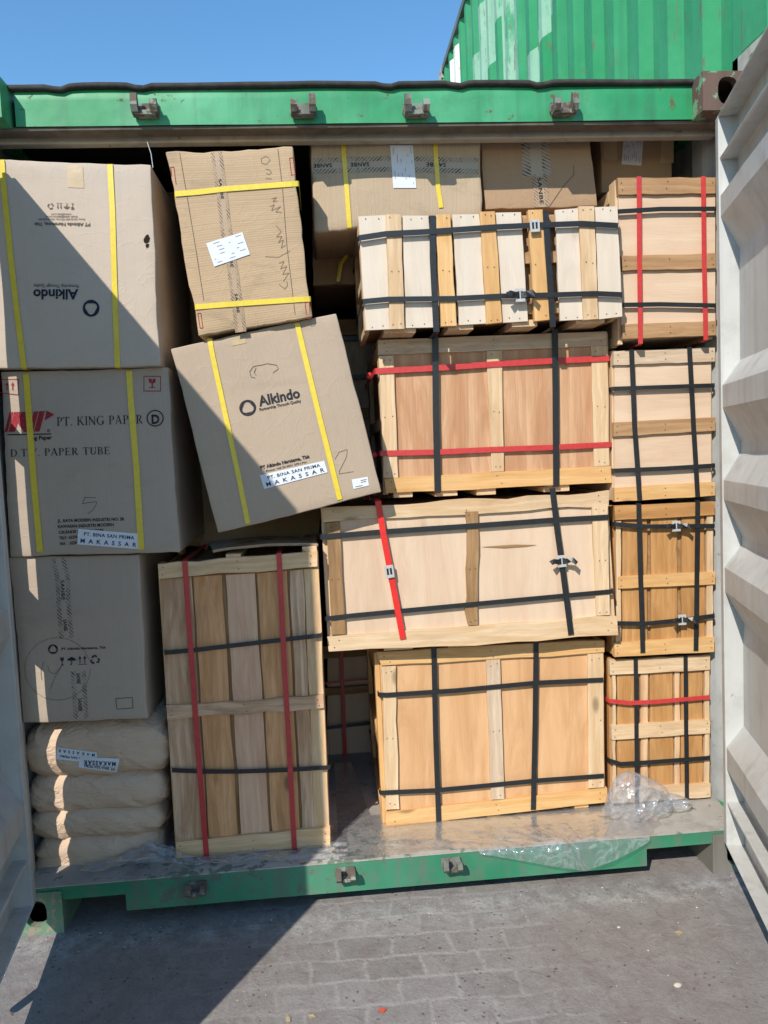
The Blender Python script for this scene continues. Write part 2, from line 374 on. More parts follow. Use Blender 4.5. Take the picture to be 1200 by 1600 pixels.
M['tape_grey'] = tape_mat('printed_grey_tape', (0.40, 0.33, 0.255), (0.03, 0.028, 0.026))

def sack_mat():
    n = NB('kraft_paper_sack'); g = n.geo()
    f = n.noise(g, 3.5, 4, 0.6); w = n.noise(n.map(g, (1, 1, 3.2)), 7, 5, 0.6, 2.4)
    c = n.mix(n.ramp(f, [(0.3, 0.0), (0.75, 1.0)]), (0.62, 0.455, 0.325), (0.52, 0.37, 0.25))
    cz_ = n.ramp(n.noise(n.map(g, (1, 1, 2.0)), 6.5, 3, 0.55, 1.2), [(0.46, 0.0), (0.495, 1.0), (0.54, 0.0)]); bm = n.bump(w, 0.4, 0.02); bm = n.bump(cz_, 0.3, 0.008, bm); bm = n.bump(n.noise(g, 40, 4, 0.7, 0.6), 0.15, 0.004, bm)
    return n.out(c, 0.75, bm, 0.25)
M['sack'] = sack_mat()

def film_mat():
    n = NB('clear_plastic_film'); g = n.geo()
    w = n.noise(g, 22, 5, 0.6, 1.5); r = n.ramp(n.noise(g, 9, 3, 0.6, 2.0), [(0.44, 0.0), (0.5, 1.0), (0.56, 0.0)])
    bm = n.bump(w, 0.22, 0.012)
    tr = n.node('ShaderNodeBsdfTransparent'); tr.inputs[0].default_value = (0.93, 0.94, 0.95, 1)
    df = n.node('ShaderNodeBsdfDiffuse'); df.inputs[0].default_value = (0.62, 0.63, 0.66, 1); n.l.new(bm, df.inputs['Normal'])
    gl = n.node('ShaderNodeBsdfGlossy'); gl.inputs['Roughness'].default_value = 0.08; n.l.new(bm, gl.inputs['Normal'])
    m1 = n.node('ShaderNodeMixShader'); n.l.new(n.math('ADD', n.math('MULTIPLY', r, 0.16), 0.14), m1.inputs[0]); n.l.new(tr.outputs[0], m1.inputs[1]); n.l.new(df.outputs[0], m1.inputs[2])
    fr = n.node('ShaderNodeLayerWeight'); fr.inputs[0].default_value = 0.25; n.l.new(bm, fr.inputs['Normal'])
    m2 = n.node('ShaderNodeMixShader'); n.l.new(n.math('ADD', n.math('MULTIPLY', fr.outputs['Fresnel'], 0.45), 0.05), m2.inputs[0]); n.l.new(m1.outputs[0], m2.inputs[1]); n.l.new(gl.outputs[0], m2.inputs[2])
    n.l.new(m2.outputs[0], n.n['Material Output'].inputs[0]); return n.m
M['film'] = film_mat()

def ground_mat():
    n = NB('worn_brick_paving'); g = n.geo()
    wob = n.node('ShaderNodeTexNoise'); n.l.new(g, wob.inputs['Vector']); wob.inputs['Scale'].default_value = 9; wob.inputs['Detail'].default_value = 3
    off = n.node('ShaderNodeVectorMath', operation='SCALE'); n.l.new(wob.outputs['Color'], off.inputs[0]); off.inputs['Scale'].default_value = 0.05
    ad = n.node('ShaderNodeVectorMath', operation='ADD'); n.l.new(g, ad.inputs[0]); n.l.new(off.outputs[0], ad.inputs[1])
    br = n.node('ShaderNodeTexBrick'); n.l.new(n.map(ad.outputs[0], (1, 1, 1), (0.03, 0.02, 0), (0, 0, math.radians(1.5))), br.inputs['Vector'])
    br.offset = 0.5; br.inputs['Scale'].default_value = 1.0; br.inputs['Brick Width'].default_value = 0.165; br.inputs['Row Height'].default_value = 0.096
    br.inputs['Mortar Size'].default_value = 0.011; br.inputs['Mortar Smooth'].default_value = 1.0; br.inputs['Bias'].default_value = 0
    br.inputs['Color1'].default_value = (0.205, 0.190, 0.179, 1); br.inputs['Color2'].default_value = (0.265, 0.246, 0.232, 1); br.inputs['Mortar'].default_value = (0.315, 0.297, 0.28, 1)
    s = n.sep(g)
    big = n.noise(g, 1.6, 4, 0.6); med = n.noise(g, 11, 6, 0.7, 0.4); fine = n.noise(g, 120, 4, 0.75)
    # joints fill with cement dust towards the right and the front
    vis = n.ramp(n.math('ADD', n.math('MULTIPLY', big, 0.55), n.math('MULTIPLY', n.math('ABSOLUTE', n.math('SUBTRACT', s[0], 1.15)), 0.42)), [(0.36, 0.95), (0.60, 0.08)])
    c = n.mix(vis, (0.215, 0.190, 0.173), br.outputs['Color'])
    c = n.mix(n.math('MULTIPLY', n.ramp(med, [(0.42, 0.0), (0.75, 1.0)]), 0.55), c, (0.32, 0.303, 0.287))
    c = n.mix(n.math('MULTIPLY', n.ramp(n.noise(g, 23, 5, 0.75, 0.8), [(0.50, 0.0), (0.70, 1.0)]), 0.45), c, (0.14, 0.088, 0.086))
    # pale dust swept against the sill
    dustz = n.math('MULTIPLY', n.ramp(s[1], [(0.0, 0.0), (1.0, 1.0)]), 1.0)
    near = n.math('SUBTRACT', 1.0, n.math('MULTIPLY', n.math('ABSOLUTE', n.math('ADD', s[1], 0.07)), 9.0))
    nd = n.math('MULTIPLY', n.math('MAXIMUM', near, 0.0), n.ramp(n.noise(g, 14, 5, 0.7), [(0.45, 0.0), (0.65, 1.0)]))
    c = n.mix(n.math('MULTIPLY', nd, 0.8), c, (0.42, 0.40, 0.38))
    c = n.mix(n.math('MULTIPLY', n.ramp(fine, [(0.45, 0.0), (0.8, 1.0)]), 0.5), c, (0.11, 0.10, 0.098))
    pit = n.ramp(n.vor(n.map(ad.outputs[0], (1, 1, 1)), 38), [(0.13, 1.0), (0.20, 0.0)])
    pm = n.math('MULTIPLY', pit, n.ramp(n.noise(g, 7, 2), [(0.48, 0.0), (0.6, 1.0)]))
    c = n.mix(n.math('MULTIPLY', pm, 0.6), c, (0.05, 0.048, 0.05))
    h = n.math('MULTIPLY', n.math('SUBTRACT', 1.0, br.outputs['Fac']), vis)
    bm = n.bump(h, 0.18, 0.004); bm = n.bump(med, 0.6, 0.012, bm); bm = n.bump(fine, 0.35, 0.003, bm); bm = n.bump(n.math('SUBTRACT', 1.0, pm), 0.4, 0.004, bm)
    return n.out(c, 0.92, bm, 0.2)
M['ground'] = ground_mat()
M['floor'] = paint('worn_floor', (0.33, 0.30, 0.27), fade=(0.42, 0.40, 0.36), rust=(0.12, 0.09, 0.07), rust_amt=0.7, dirt=(0.13, 0.11, 0.10), dirt_amt=0.6, chip=0.57, rough=0.8, streak=False)
M['floor_edge'] = paint('chipped_floor_edge', (0.33, 0.305, 0.265), fade=(0.45, 0.43, 0.38), rust=(0.10, 0.16, 0.11), rust_amt=0.8, dirt=(0.13, 0.11, 0.09), dirt_amt=0.85, chip=0.55, rough=0.95, streak=False)
M['inner_wall'] = paint('container_inner_wall', (0.36, 0.37, 0.36), dirt_amt=0.4)
M['pebble'] = plain('pale_pebble', (0.50, 0.46, 0.38), 0.9, 0.2)
M['leaf'] = plain('dry_scrap', (0.42, 0.33, 0.20), 0.9, 0.2)
M['brick_red'] = plain('red_chip', (0.55, 0.10, 0.06), 0.9, 0.2)

# ---------------------------------------------------------------- ground
g = MB()
g.face([(-150, -150, 0), (150, -150, 0), (150, 150, 0), (-150, 150, 0)], [(0, 0), (1, 0), (1, 1), (0, 1)])
tag(g.build('ground', M['ground']), kind='structure')

# ---------------------------------------------------------------- containers
def corrugated(mb, x, y0, y1, z0, z1, depth, pitch=0.278, side=1, nz=1, top=None):
    """wall sheet in the plane X = x, trapezoid waves along Y; side = direction of the deep part"""
    ys = []; y = y0
    prof = [(0, 0), (0.072, 0), (0.139, 1), (0.211, 1)]
    while y < y1:
        for a, d in prof:
            if y + a * pitch / 0.278 < y1: ys.append((y + a * pitch / 0.278, d))
        y += pitch
    ys.append((y1, 0))
    P = []
    for j in range(nz + 1):
        z = z0 + (z1 - z0) * j / nz
        P.append([V((x + side * depth * d + 0.003 * noise.noise(V((yy * 2, z * 2, x))), yy, z)) for yy, d in ys])
    mb.grid(P, len(ys) - 1, nz, lambda i, j: (ys[i][0], j * 0.1))

def holed_plate(mb, o, ex, ey, w, h, hx, hy, rx, ry, depth, n=16):
    """rectangle w x h at o (axes ex, ey) with an oval hole, plus the hole's inner wall going to -normal"""
    o, ex, ey = V(o), V(ex), V(ey); nr = ex.cross(ey).normalized()
    hole = []; outer = []
    for k in range(n):
        a = 2 * PI * (k + 0.5) / n; c, s_ = math.cos(a), math.sin(a)
        e = 0.75
        px = hx + rx * math.copysign(abs(c) ** e, c); py = hy + ry * math.copysign(abs(s_) ** e, s_)
        hole.append(o + ex * px + ey * py)
        t = min((w - hx) / c if c > 0 else (-hx / c if c < 0 else 9), (h - hy) / s_ if s_ > 0 else (-hy / s_ if s_ < 0 else 9))
        outer.append((hx + c * t, hy + s_ * t))
    # insert rectangle corners
    ring = []
    for k in range(n):
        k2 = (k + 1) % n; a, b = outer[k], outer[k2]
        A = o + ex * a[0] + ey * a[1]; B = o + ex * b[0] + ey * b[1]
        pts = [A]
        if abs(a[0] - b[0]) > 1e-6 and abs(a[1] - b[1]) > 1e-6:
            cx_ = w if (abs(a[0] - w) < 1e-6 or abs(b[0] - w) < 1e-6) else 0
            cy_ = h if (abs(a[1] - h) < 1e-6 or abs(b[1] - h) < 1e-6) else 0
            pts.append(o + ex * cx_ + ey * cy_)
        pts.append(B)
        mb.face(pts + [hole[k2], hole[k]], None, 0.5)
        mb.face([hole[k], hole[k2], hole[k2] - nr * depth, hole[k] - nr * depth], None, 0.5)

def casting(th, x0, z0, y0=0.0, sx=0.162, sy=0.178, h=0.118, side_hole=None, mat=None, x_sign=1, parent=None):
    """corner fitting: front plate with oval hole; box x0..x0+sx, y0..y0+sy"""
    mb = MB(); t = 0.028
    holed_plate(mb, (x0, y0, z0), (1, 0, 0), (0, 0, 1), sx, h, sx / 2, h / 2, 0.033, 0.042, t)
    xl, xr = x0, x0 + sx
    if side_hole == 'left':
        holed_plate(mb, (xl, y0 + sy, z0), (0, -1, 0), (0, 0, 1), sy, h, sy - 0.089, h / 2, 0.026, 0.032, t)
    else: mb.face([(xl, y0 + sy, z0), (xl, y0, z0), (xl, y0, z0 + h), (xl, y0 + sy, z0 + h)])
    mb.face([(xr, y0, z0), (xr, y0 + sy, z0), (xr, y0 + sy, z0 + h), (xr, y0, z0 + h)])
    mb.face([(xl, y0, z0 + h), (xr, y0, z0 + h), (xr, y0 + sy, z0 + h), (xl, y0 + sy, z0 + h)])
    mb.face([(xl, y0 + sy, z0), (xr, y0 + sy, z0), (xr, y0, z0), (xl, y0, z0)])
    mb.face([(xr, y0 + sy, z0), (xl, y0 + sy, z0), (xl, y0 + sy, z0 + h), (xr, y0 + sy, z0 + h)])
    return th.part('corner_casting', mb, mat or M['rusty'], parent)

def body(name, label, x0, z0, h, wall_m, frame_m, y0=0.0, L=6.058, group=None):
    """closed neighbour container"""
    W = 2.438; th = Thing(name, label, 'container', (x0 + W / 2, y0 + L / 2, z0), group)
    for xx, sd in ((x0 + 0.012, 1), (x0 + W - 0.012, -1)):
        mb = MB(); corrugated(mb, xx, y0 + 0.16, y0 + L - 0.16, z0 + 0.13, z0 + h - 0.06, 0.036, side=sd, nz=10)
        if sd == 1: mb.f = [tuple(reversed(f)) for f in mb.f]; mb.uv = [list(reversed(u)) for u in mb.uv]
        th.part('side_wall', mb, wall_m)
    for xx in (x0, x0 + W - 0.06):
        mb = MB(); mb.box(xx, xx + 0.06, y0 + 0.178, y0 + L - 0.178, z0 + h - 0.075, z0 + h - 0.012); th.part('top_rail', mb, M['rail'], bevel=0.006)
        mb = MB(); P = []
        xo = xx if xx == x0 else xx + 0.06
        mb.box(xx, xx + 0.06, y0 + 0.33, y0 + L - 0.178, z0 + 0.02, z0 + 0.14)
        th.part('bottom_rail', mb, wall_m, bevel=0.004)
        for yy in (y0, y0 + L - 0.16):
            mb = MB(); mb.box(xx if xx == x0 else xx - 0.06, xx + 0.12 if xx == x0 else xx + 0.06, yy + 0.001, yy + 0.16, z0 + 0.118, z0 + h - 0.118); th.part('corner_post', mb, wall_m, bevel=0.006)
    for zz in (z0, z0 + h - 0.118):
        for xx in (x0, x0 + W - 0.162):
            for yy in (y0, y0 + L - 0.178): casting(th, xx, zz, yy, mat=frame_m, side_hole='left' if xx == x0 else None)
    mb = MB(); mb.box(x0 + 0.05, x0 + W - 0.05, y0 + 0.05, y0 + L - 0.05, z0 + h - 0.04, z0 + h - 0.02); th.part('roof', mb, wall_m)
    mb = MB(); mb.box(x0 + 0.06, x0 + W - 0.06, y0 + 0.05, y0 + L - 0.05, z0 + 0.03, z0 + 0.12); th.part('floor', mb, M['dark'])
    for yy in (y0 + 0.03, y0 + L - 0.07):
        mb = MB(); mb.box(x0 + 0.12, x0 + W - 0.12, yy, yy + 0.04, z0 + 0.12, z0 + h - 0.05); th.part('end_wall', mb, wall_m)
    return th
M['rail'] = paint('grimy_rail', (0.10, 0.12, 0.09), fade=(0.18, 0.17, 0.14), rust_amt=0.6, dirt_amt=0.6)
body('shipping_container', 'green container stacked high at the right, with pale paint patches on its ribbed wall', 2.49, 2.60, 2.85, M['wall_patched'], M['cream'])
body('shipping_container', 'closed green container on the ground right behind the open white door', 2.49, 0.0, 2.591, M['green'], M['green'])

# ---- the open container
X1 = 2.438; H = 2.591; FZ = 0.150
oc = Thing('shipping_container', 'open green container packed with boxes and crates, both white doors swung out', 'container', (X1 / 2, 0.0, 0))
for x0_, z0_ in ((0.0, 0.0), (2.276, 0.0)):
    casting(oc, x0_, z0_, h=0.135, mat=M['green_cast'] if x0_ == 0 else M['grey_cast'])
casting(oc, 0.0, H - 0.118, sx=0.165, mat=M['green']); casting(oc, 2.276, H - 0.118, mat=M['rusty'])
for x0_ in (0.0, 2.276):
    for z0_ in (0.0, H - 0.118): casting(oc, x0_, z0_, y0=5.88, mat=M['green'])
# header
HB = 2.475                                         # bottom of the green face
mb = MB(); nx = 60; P = []
for j in range(7):
    row = []
    for i in range(nx + 1):
        x = 0.178 + (2.276 - 0.178) * i / nx; f = j / 6
        z = HB + (H - 0.004 - HB) * f
        y = 0.072 + 0.004 * noise.noise(V((x * 3, z * 5, 1))) + (0.008 * f if j == 6 else 0)
        row.append(V((x, y, z)))
    P.append(row)
mb.grid(P, nx, 6); hd = oc.part('door_header', mb, M['green'], smooth=True)
mb = MB(); mb.box(0.178, 2.276, 0.0801, 0.13, HB + 0.002, H - 0.014); mb.box(0.046, 2.390, 0.0785, 0.135, HB - 0.010, HB + 0.0015); mb.box(0.046, 2.390, 0.135, 0.1495, HB + 0.002, HB + 0.014); oc.part('header_lip', mb, M['lip'], hd, bevel=0.003)
mb = MB(); mb.box(0.04, 2.398, 0.150, 0.19, 2.455, 2.4855); oc.part('inner_beam', mb, M['cream'], hd, bevel=0.004)
# dented roof edge along the header top; its dark colour paints the shadow gap
mb = MB(); P = []
for x in [0.10 + (2.278 - 0.10) * i / 90 for i in range(91)]:
    dent = 0.004 * noise.noise(V((x * 4.0, 2, 0))) - 0.012 * max(0, noise.noise(V((x * 2.3, 7, 3)))) ** 1.0
    for c in (0.31, 0.55, 1.30, 1.52, 1.78): dent -= 0.010 * math.exp(-((x - c) / 0.022) ** 2)
    z = H + 0.002 + dent
    P.append([V((x, 0.14, z + 0.008)), V((x, 0.066, z + 0.006)), V((x, 0.058, z)), V((x, 0.060, z - 0.010)), V((x, 0.072, z - 0.012))])
mb.grid(P, 4, 90); oc.part('roof_edge', mb, M['roofedge'] if 'roofedge' in M else M['dark'], smooth=True)
# sill with the two forklift-side notches
sb = 0.05; zt = 0.147; zn = 0.104
xa = onY((197, 1420), 0).x; xb = onY((1012, 1350), 0).x
mb = MB()
def prismXZ(mb, poly, y0, y1):
    n_ = len(poly)
    mb.face([(x, y0, z) for x, z in poly]); mb.face([(x, y1, z) for x, z in reversed(poly)])
    for k in range(n_):
        a, b = poly[k], poly[(k + 1) % n_]
        mb.face([(a[0], y0, a[1]), (a[0], y1, a[1]), (b[0], y1, b[1]), (b[0], y0, b[1])])
prismXZ(mb, [(0.02, zt), (0.02, 0.1365), (0.162, 0.1365), (0.162, zn), (xa, zn), (xa, sb), (xb, sb - 0.004), (xb, zn), (2.276, zn), (2.276, 0.1365), (2.418, 0.1365), (2.418, zt)], 0.006, 0.09)
sill = oc.part('door_sill', mb, M['green_sill'], bevel=0.004)
mb = MB(); mb.box(0.02, 2.418, 0.004, 0.035, zt, FZ); mb.box(0.046, 2.400, 0.0355, 0.1995, 0.10, FZ - 0.0015); oc.part('sill_edge', mb, M['floor_edge'], sill)
mb = MB(); mb.box(0.03, 2.408, 0.20, 5.95, 0.10, FZ - 0.004); oc.part('floor', mb, M['floor'])
mb = MB(); mb.box(xa + .01, xb - .01, 0.091, 5.95, 0.055, 0.099); mb.box(0.17, 2.268, 0.45, 5.95, 0.03, 0.0548); oc.part('underframe', mb, M['dark'])
# posts, walls, roof
mb = MB(); mb.box(0.0, 0.045, 0.0, 0.12, 0.136, H - 0.118); oc.part('door_post', mb, M['cream'], bevel=0.004)
mb = MB(); mb.box(2.401, 2.438, 0.0, 0.12, 0.136, H - 0.118); oc.part('door_post', mb, M['cream'], bevel=0.004)
for sgn, xo in ((1, 0.0), (-1, X1)):
    mb = MB(); corrugated(mb, xo + sgn * 0.004, 0.12, 5.95, 0.14, H - 0.05, 0.026, side=sgn, nz=4)
    if sgn == 1: mb.f = [tuple(reversed(f)) for f in mb.f]; mb.uv = [list(reversed(u)) for u in mb.uv]
    w_ = oc.part('side_wall', mb, M['green'])
    mb = MB(); corrugated(mb, xo + sgn * 0.008, 0.121, 5.949, 0.141, H - 0.051, 0.026, side=sgn, nz=4)
    oc.part('wall_lining', mb, M['inner_wall'], w_)
    mb = MB(); mb.box(min(xo, xo + sgn * 0.05), max(xo, xo + sgn * 0.05), 0.178, 5.88, H - 0.06, H - 0.012); oc.part('top_rail', mb, M['green'])
    mb = MB(); mb.box(min(xo, xo + sgn * 0.03), max(xo, xo + sgn * 0.03), 0.178, 5.88, 0.02, 0.14); oc.part('bottom_rail', mb, M['green'])
mb = MB(); mb.box(0.03, 2.408, 0.14, 5.98, H - 0.022, H - 0.014); rf = oc.part('roof', mb, M['green']); mb = MB(); mb.box(0.055, 2.383, 0.20, 5.95, H - 0.028, H - 0.0225); oc.part('dark_ceiling_sheet', mb, M['dark'], rf)  # dark sheet under the roof paints the interior shade above the cargo
mb = MB(); mb.box(0.03, 2.408, 5.96, 6.03, 0.1, H - 0.03); oc.part('end_wall', mb, M['inner_wall'])
# cam keepers
def keeper(px, y, flip=1, small=False):
    c = onY(px, 0.06 if not small else 0.0); x, z = c.x, c.z; yb = 0.070 if not small else 0.005
    mb = MB(); k = 0.8 if small else 1.0
    plate = [(-.040, .016), (.036, .018), (.040, -.012), (.030, -.026), (-.032, -.026), (-.042, -.010)]
    prismXZ(mb, [(x + a * k, z + b * k) for a, b in plate][::-1], yb - 0.008, yb - 0.0005)
    for s_, hh in ((-1, 0.052), (1, 0.036)):
        s_ *= flip; xx = x + s_ * 0.028 * k
        prof = [(yb - 0.006, -.024), (yb - 0.040, -.020), (yb - 0.052, -.004), (yb - 0.048, hh - .022), (yb - 0.034, hh - .018), (yb - 0.028, 0.002), (yb - 0.006, 0.008)]
        a = [V((xx - 0.010 * k, q[0], z + q[1] * k)) for q in prof]; b = [V((xx + 0.010 * k, q[0], z + q[1] * k)) for q in prof]
        mb.face(a[::-1]); mb.face(b)
        for i in range(len(a)): j = (i + 1) % len(a); mb.face([a[i], a[j], b[j], b[i]])
    mb.box(x - 0.03 * k, x + 0.03 * k, yb - 0.034, yb - 0.006, z - 0.026 * k, z - 0.012 * k)
    oc.part('cam_keeper', mb, M['keeper'], sill if small else hd, bevel=0.002)
for p, f in (((228, 170), 1), ((474, 170), -1), ((650, 170), 1), ((880, 168), -1)): keeper(p, 0, f)
for p, f in (((308, 1384), 1), ((540, 1362), 1), ((705, 1347), 1)): keeper(p, 0, f, True)

# doors
def door(side, hx, hy, dx, dy, L=1.13, z0=0.137, z1=2.425):
    """side -1: left door, +1: right door. (hx,hy) hinge end of the inner face, (dx,dy) direction to the free end"""
    D = V((dx, dy, 0)).normalized(); N = V((-side * abs(D.y), 0, 0)); N = V((D.y, -D.x, 0)); 
    if N.x * side > 0: N = -N           # inner normal points to the middle of the container
    T = 0.062
    def pt(s, e, z): return V((hx, hy, 0)) + D * s - N * e + V((0, 0, z))
    def bx(mb, s0, s1, e0, e1, za, zb):
        c = [pt(s0, e0, zb), pt(s1, e0, zb), pt(s1, e0, za), pt(s0, e0, za), pt(s0, e1, zb), pt(s1, e1, zb), pt(s1, e1, za), pt(s0, e1, za)]
        if side < 0: c = [c[1], c[0], c[3], c[2], c[5], c[4], c[7], c[6]]
        mb.hexa(c)
    mb = MB()
    bx(mb, 0, 0.036, 0, T, z0, z1); bx(mb, L - 0.05, L, 0, T, z0, z1); bx(mb, 0.036, L - 0.05, 0, T, z1 - 0.007, z1); bx(mb, 0.036, L - 0.05, 0, T, z0, 0.143)
    d = oc.part('door', mb, M['white_door'], bevel=0.004)
    prof = [(z1 - 0.007, .056), (2.355, .056), (2.300, .004), (2.292, .004), (2.292, .054), (2.25, .056), (2.187, .004), (2.125, .004), (2.024, .056), (1.69, .056), (1.616, .004), (1.548, .004),
            (1.441, .056), (1.41, .056), (1.323, .004), (1.262, .004), (1.146, .056), (1.12, .056), (1.048, .004), (0.972, .004), (0.872, .056), (0.538, .056), (0.467, .004), (0.395, .004), (0.31, .056),
            (0.288, .054), (0.288, .004), (0.280, .004), (0.22, .056), (0.143, .056)]
    mb = MB(); ns = 24; P = []
    for z, e in prof:
        P.append([pt(0.036 + (L - 0.086) * i / ns, e + 0.002 * noise.noise(V((i * 0.3, z * 3, side))), z) for i in range(ns + 1)])
    mb.grid(P, ns, len(prof) - 1, None, flip=(side > 0)); oc.part('door_panel', mb, M['white_door'], d, bevel=0.005)
    mb = MB(); bx(mb, 0.0, L, T + 0.0005, T + 0.006, z0 + 0.01, z1 - 0.01); oc.part('outer_skin', mb, M['green'], d)
    mb = MB(); bx(mb, -0.004, L + 0.01, 0.012, T - 0.012, z0 - 0.018, z0 - 0.0005); bx(mb, -0.012, -0.0005, 0.012, 0.026, z0, z1); oc.part('gasket', mb, M['black'], d)
    for s in (0.42, 0.90):
        mb = MB(); mb.tube([pt(s, T + 0.035, z0 - 0.005), pt(s, T + 0.035, z1 + 0.045)], 0.016, 10)
        for z in (z0 + 0.2, 1.1, 1.5, z1 - 0.2): bx(mb, s - 0.03, s + 0.03, T + 0.0065, T + 0.055, z, z + 0.05)
        bx(mb, s - 0.03, s + 0.03, T + 0.01, T + 0.055, z1 + 0.015, z1 + 0.048)
        oc.part('locking_bar', mb, M['keeper'], d)
    # hinge blades bridging to the post
    for z, hh in HINGES:
        mb = MB(); xo = 0.0 if side < 0 else X1
        a = pt(0.02, T + 0.008, 0); 
        q = [V((xo - 0.012 * (-side if side < 0 else -1) * 0, 0, 0))]
        x_in = xo + (0.030 if side < 0 else -0.030); x_out = xo + (-0.012 if side < 0 else 0.012)
        p0, p1 = pt(0.08, T + 0.006, 0), pt(0.08, T + 0.02, 0)
        lo = [V((x_in, 0.004, z)), V((x_out, 0.004, z)), V((p1.x, p1.y, z)), V((p0.x, p0.y, z))]
        up = [v + V((0, 0, hh)) for v in lo]
        mb.face(lo); mb.face(up[::-1])
        for i in range(4): j = (i + 1) % 4; mb.face([lo[i], up[i], up[j], lo[j]])
        oc.part('hinge', mb, M['cream'], d)
HINGES = [(2.30, 0.06), (1.62, 0.07), (0.98, 0.20), (0.22, 0.06)]
door(-1, 0.104, -0.047, 0.12, -0.99)
door(+1, 2.290, -0.045, -0.27, -0.963)

# ================================================================ cargo helpers
def lin(n, r, L):
    """sample positions along an edge of length L with extra points at the rounded ends"""
    e = [0, r * 0.35, r]
    return sorted(e + [r + (L - 2 * r) * k / n for k in range(1, n)] + [L - x for x in e])
def carton(name, label, quad, yf, depth, mat, group=None, r=0.0045, amp=0.0045, seed=0, yshift=(0, 0, 0, 0), sx=0.0, uvrot=False, bulge=0.003, loc=None):
    """quad px (tl,tr,br,bl) of the front face on plane Y = yf (+ per-corner yshift)"""
    F = [onY(p, yf + ys) for p, ys in zip(quad, yshift)]
    W = ((F[1] - F[0]).length + (F[2] - F[3]).length) / 2; Hh = ((F[3] - F[0]).length + (F[2] - F[1]).length) / 2
    B = [p + V((sx, depth, 0)) for p in F]
    def tri(a, b, c):   # a: 0..W, b: 0..H (up), c: 0..D
        u, v, w = a / W, b / Hh, c / depth
        f = F[3] * (1 - u) * (1 - v) + F[2] * u * (1 - v) + F[1] * u * v + F[0] * (1 - u) * v
        k = B[3] * (1 - u) * (1 - v) + B[2] * u * (1 - v) + B[1] * u * v + B[0] * (1 - u) * v
        return f * (1 - w) + k * w
    def P(a, b, c):
        q = [min(max(t, r), T - r) for t, T in ((a, W), (b, Hh), (c, depth))]
        d = V((a - q[0], b - q[1], c - q[2]))
        if d.length > 1e-9: d = d.normalized() * r
        p = tri(q[0] + d.x, q[1] + d.y, q[2] + d.z)
        nz = V((noise.noise(p * 5 + V((seed, 0, 0))), noise.noise(p * 5 + V((0, seed, 9))), noise.noise(p * 4.2 + V((3, 0, seed)))))
        ed = min(a, W - a, 9) ; eb = min(b, Hh - b)
        p = p + nz * amp
        # edges are a little beaten, the middle of a face bulges
        k = math.exp(-min(ed, eb) / 0.02)
        p = p + V((noise.noise(p * 23), noise.noise(p * 21 + V((5, 5, 5))), noise.noise(p * 25 + V((9, 0, 0))))) * amp * 0.55 * k
        p.y -= bulge * math.sin(PI * a / W) * math.sin(PI * b / Hh) * (1 - c / depth)
        return p
    A, Bb, C = lin(max(4, int(W / 0.025)), r, W), lin(max(4, int(Hh / 0.025)), r, Hh), lin(8, r, depth)
    mb = MB(); t = random.random()
    def grid(us, vs, f, uv):
        mb.grid([[f(u, v) for u in us] for v in vs], len(us) - 1, len(vs) - 1, lambda i, j: uv(us[i], vs[j]), t)
    grid(A, Bb, lambda a, b: P(a, b, 0), lambda a, b: (a, b) if not uvrot else (b, a))
    grid(A[::-1], Bb, lambda a, b: P(a, b, depth), lambda a, b: (a, b))
    grid(C[::-1], Bb, lambda c, b: P(0, b, c), lambda c, b: (c, b))
    grid(C, Bb, lambda c, b: P(W, b, c), lambda c, b: (c, b))
    grid(A, C, lambda a, c: P(a, Hh, c), lambda a, c: (a, c))
    grid(A, C[::-1], lambda a, c: P(a, 0, c), lambda a, c: (a, c))
    base = V(((F[3].x + F[2].x) / 2, yf + depth / 2, min(F[3].z, F[2].z)))
    th = Thing(name, label, 'box' if 'bag' not in name else 'bag', base, group)
    th.o['category'] = 'box'
    th.body = th.part('carton_body', mb, mat, smooth=True)
    th.bvh = mb.bvh(); th.yf = yf; th.F = F; th.depth = depth
    return th
def hit(th, px, eps=0.001, yref=None):
    """the point of the thing's front surface behind a px point (dropped straight back along Y)"""
    y = th.yf if yref is None else yref
    for _ in range(2):
        p = onY(px, y); h = th.bvh.ray_cast(V((p.x, -0.6, p.z)), V((0, 1, 0)), 1.6)
        if h[0] is None: return V((p.x, th.yf - eps, p.z))
        y = h[0].y
    return V((p.x, h[0].y - eps, p.z))
def decal(th, name, quad, mat, n=(8, 8), eps=0.0012, parent=None, uv='m', label=None):
    """sheet lying on the front; px quad tl,tr,br,bl"""
    TL, TR, BR, BL = [V((*q, 0)) for q in quad]; P = []
    for j in range(n[1] + 1):
        v = j / n[1]; row = []
        for i in range(n[0] + 1):
            u = i / n[0]; q = (BL * (1 - u) + BR * u) * (1 - v) + (TL * (1 - u) + TR * u) * v
            row.append(hit(th, (q.x, q.y), eps))
        P.append(row)
    H_ = (P[-1][0] - P[0][0]).length; W_ = (P[0][-1] - P[0][0]).length
    mb = MB(); mb.grid(P, n[0], n[1], (lambda i, j: (i / n[0], j / n[1] * H_)) if uv == 'tape' else (lambda i, j: (i / n[0] * W_, j / n[1] * H_)))
    return th.part(name, mb, mat, parent, label)
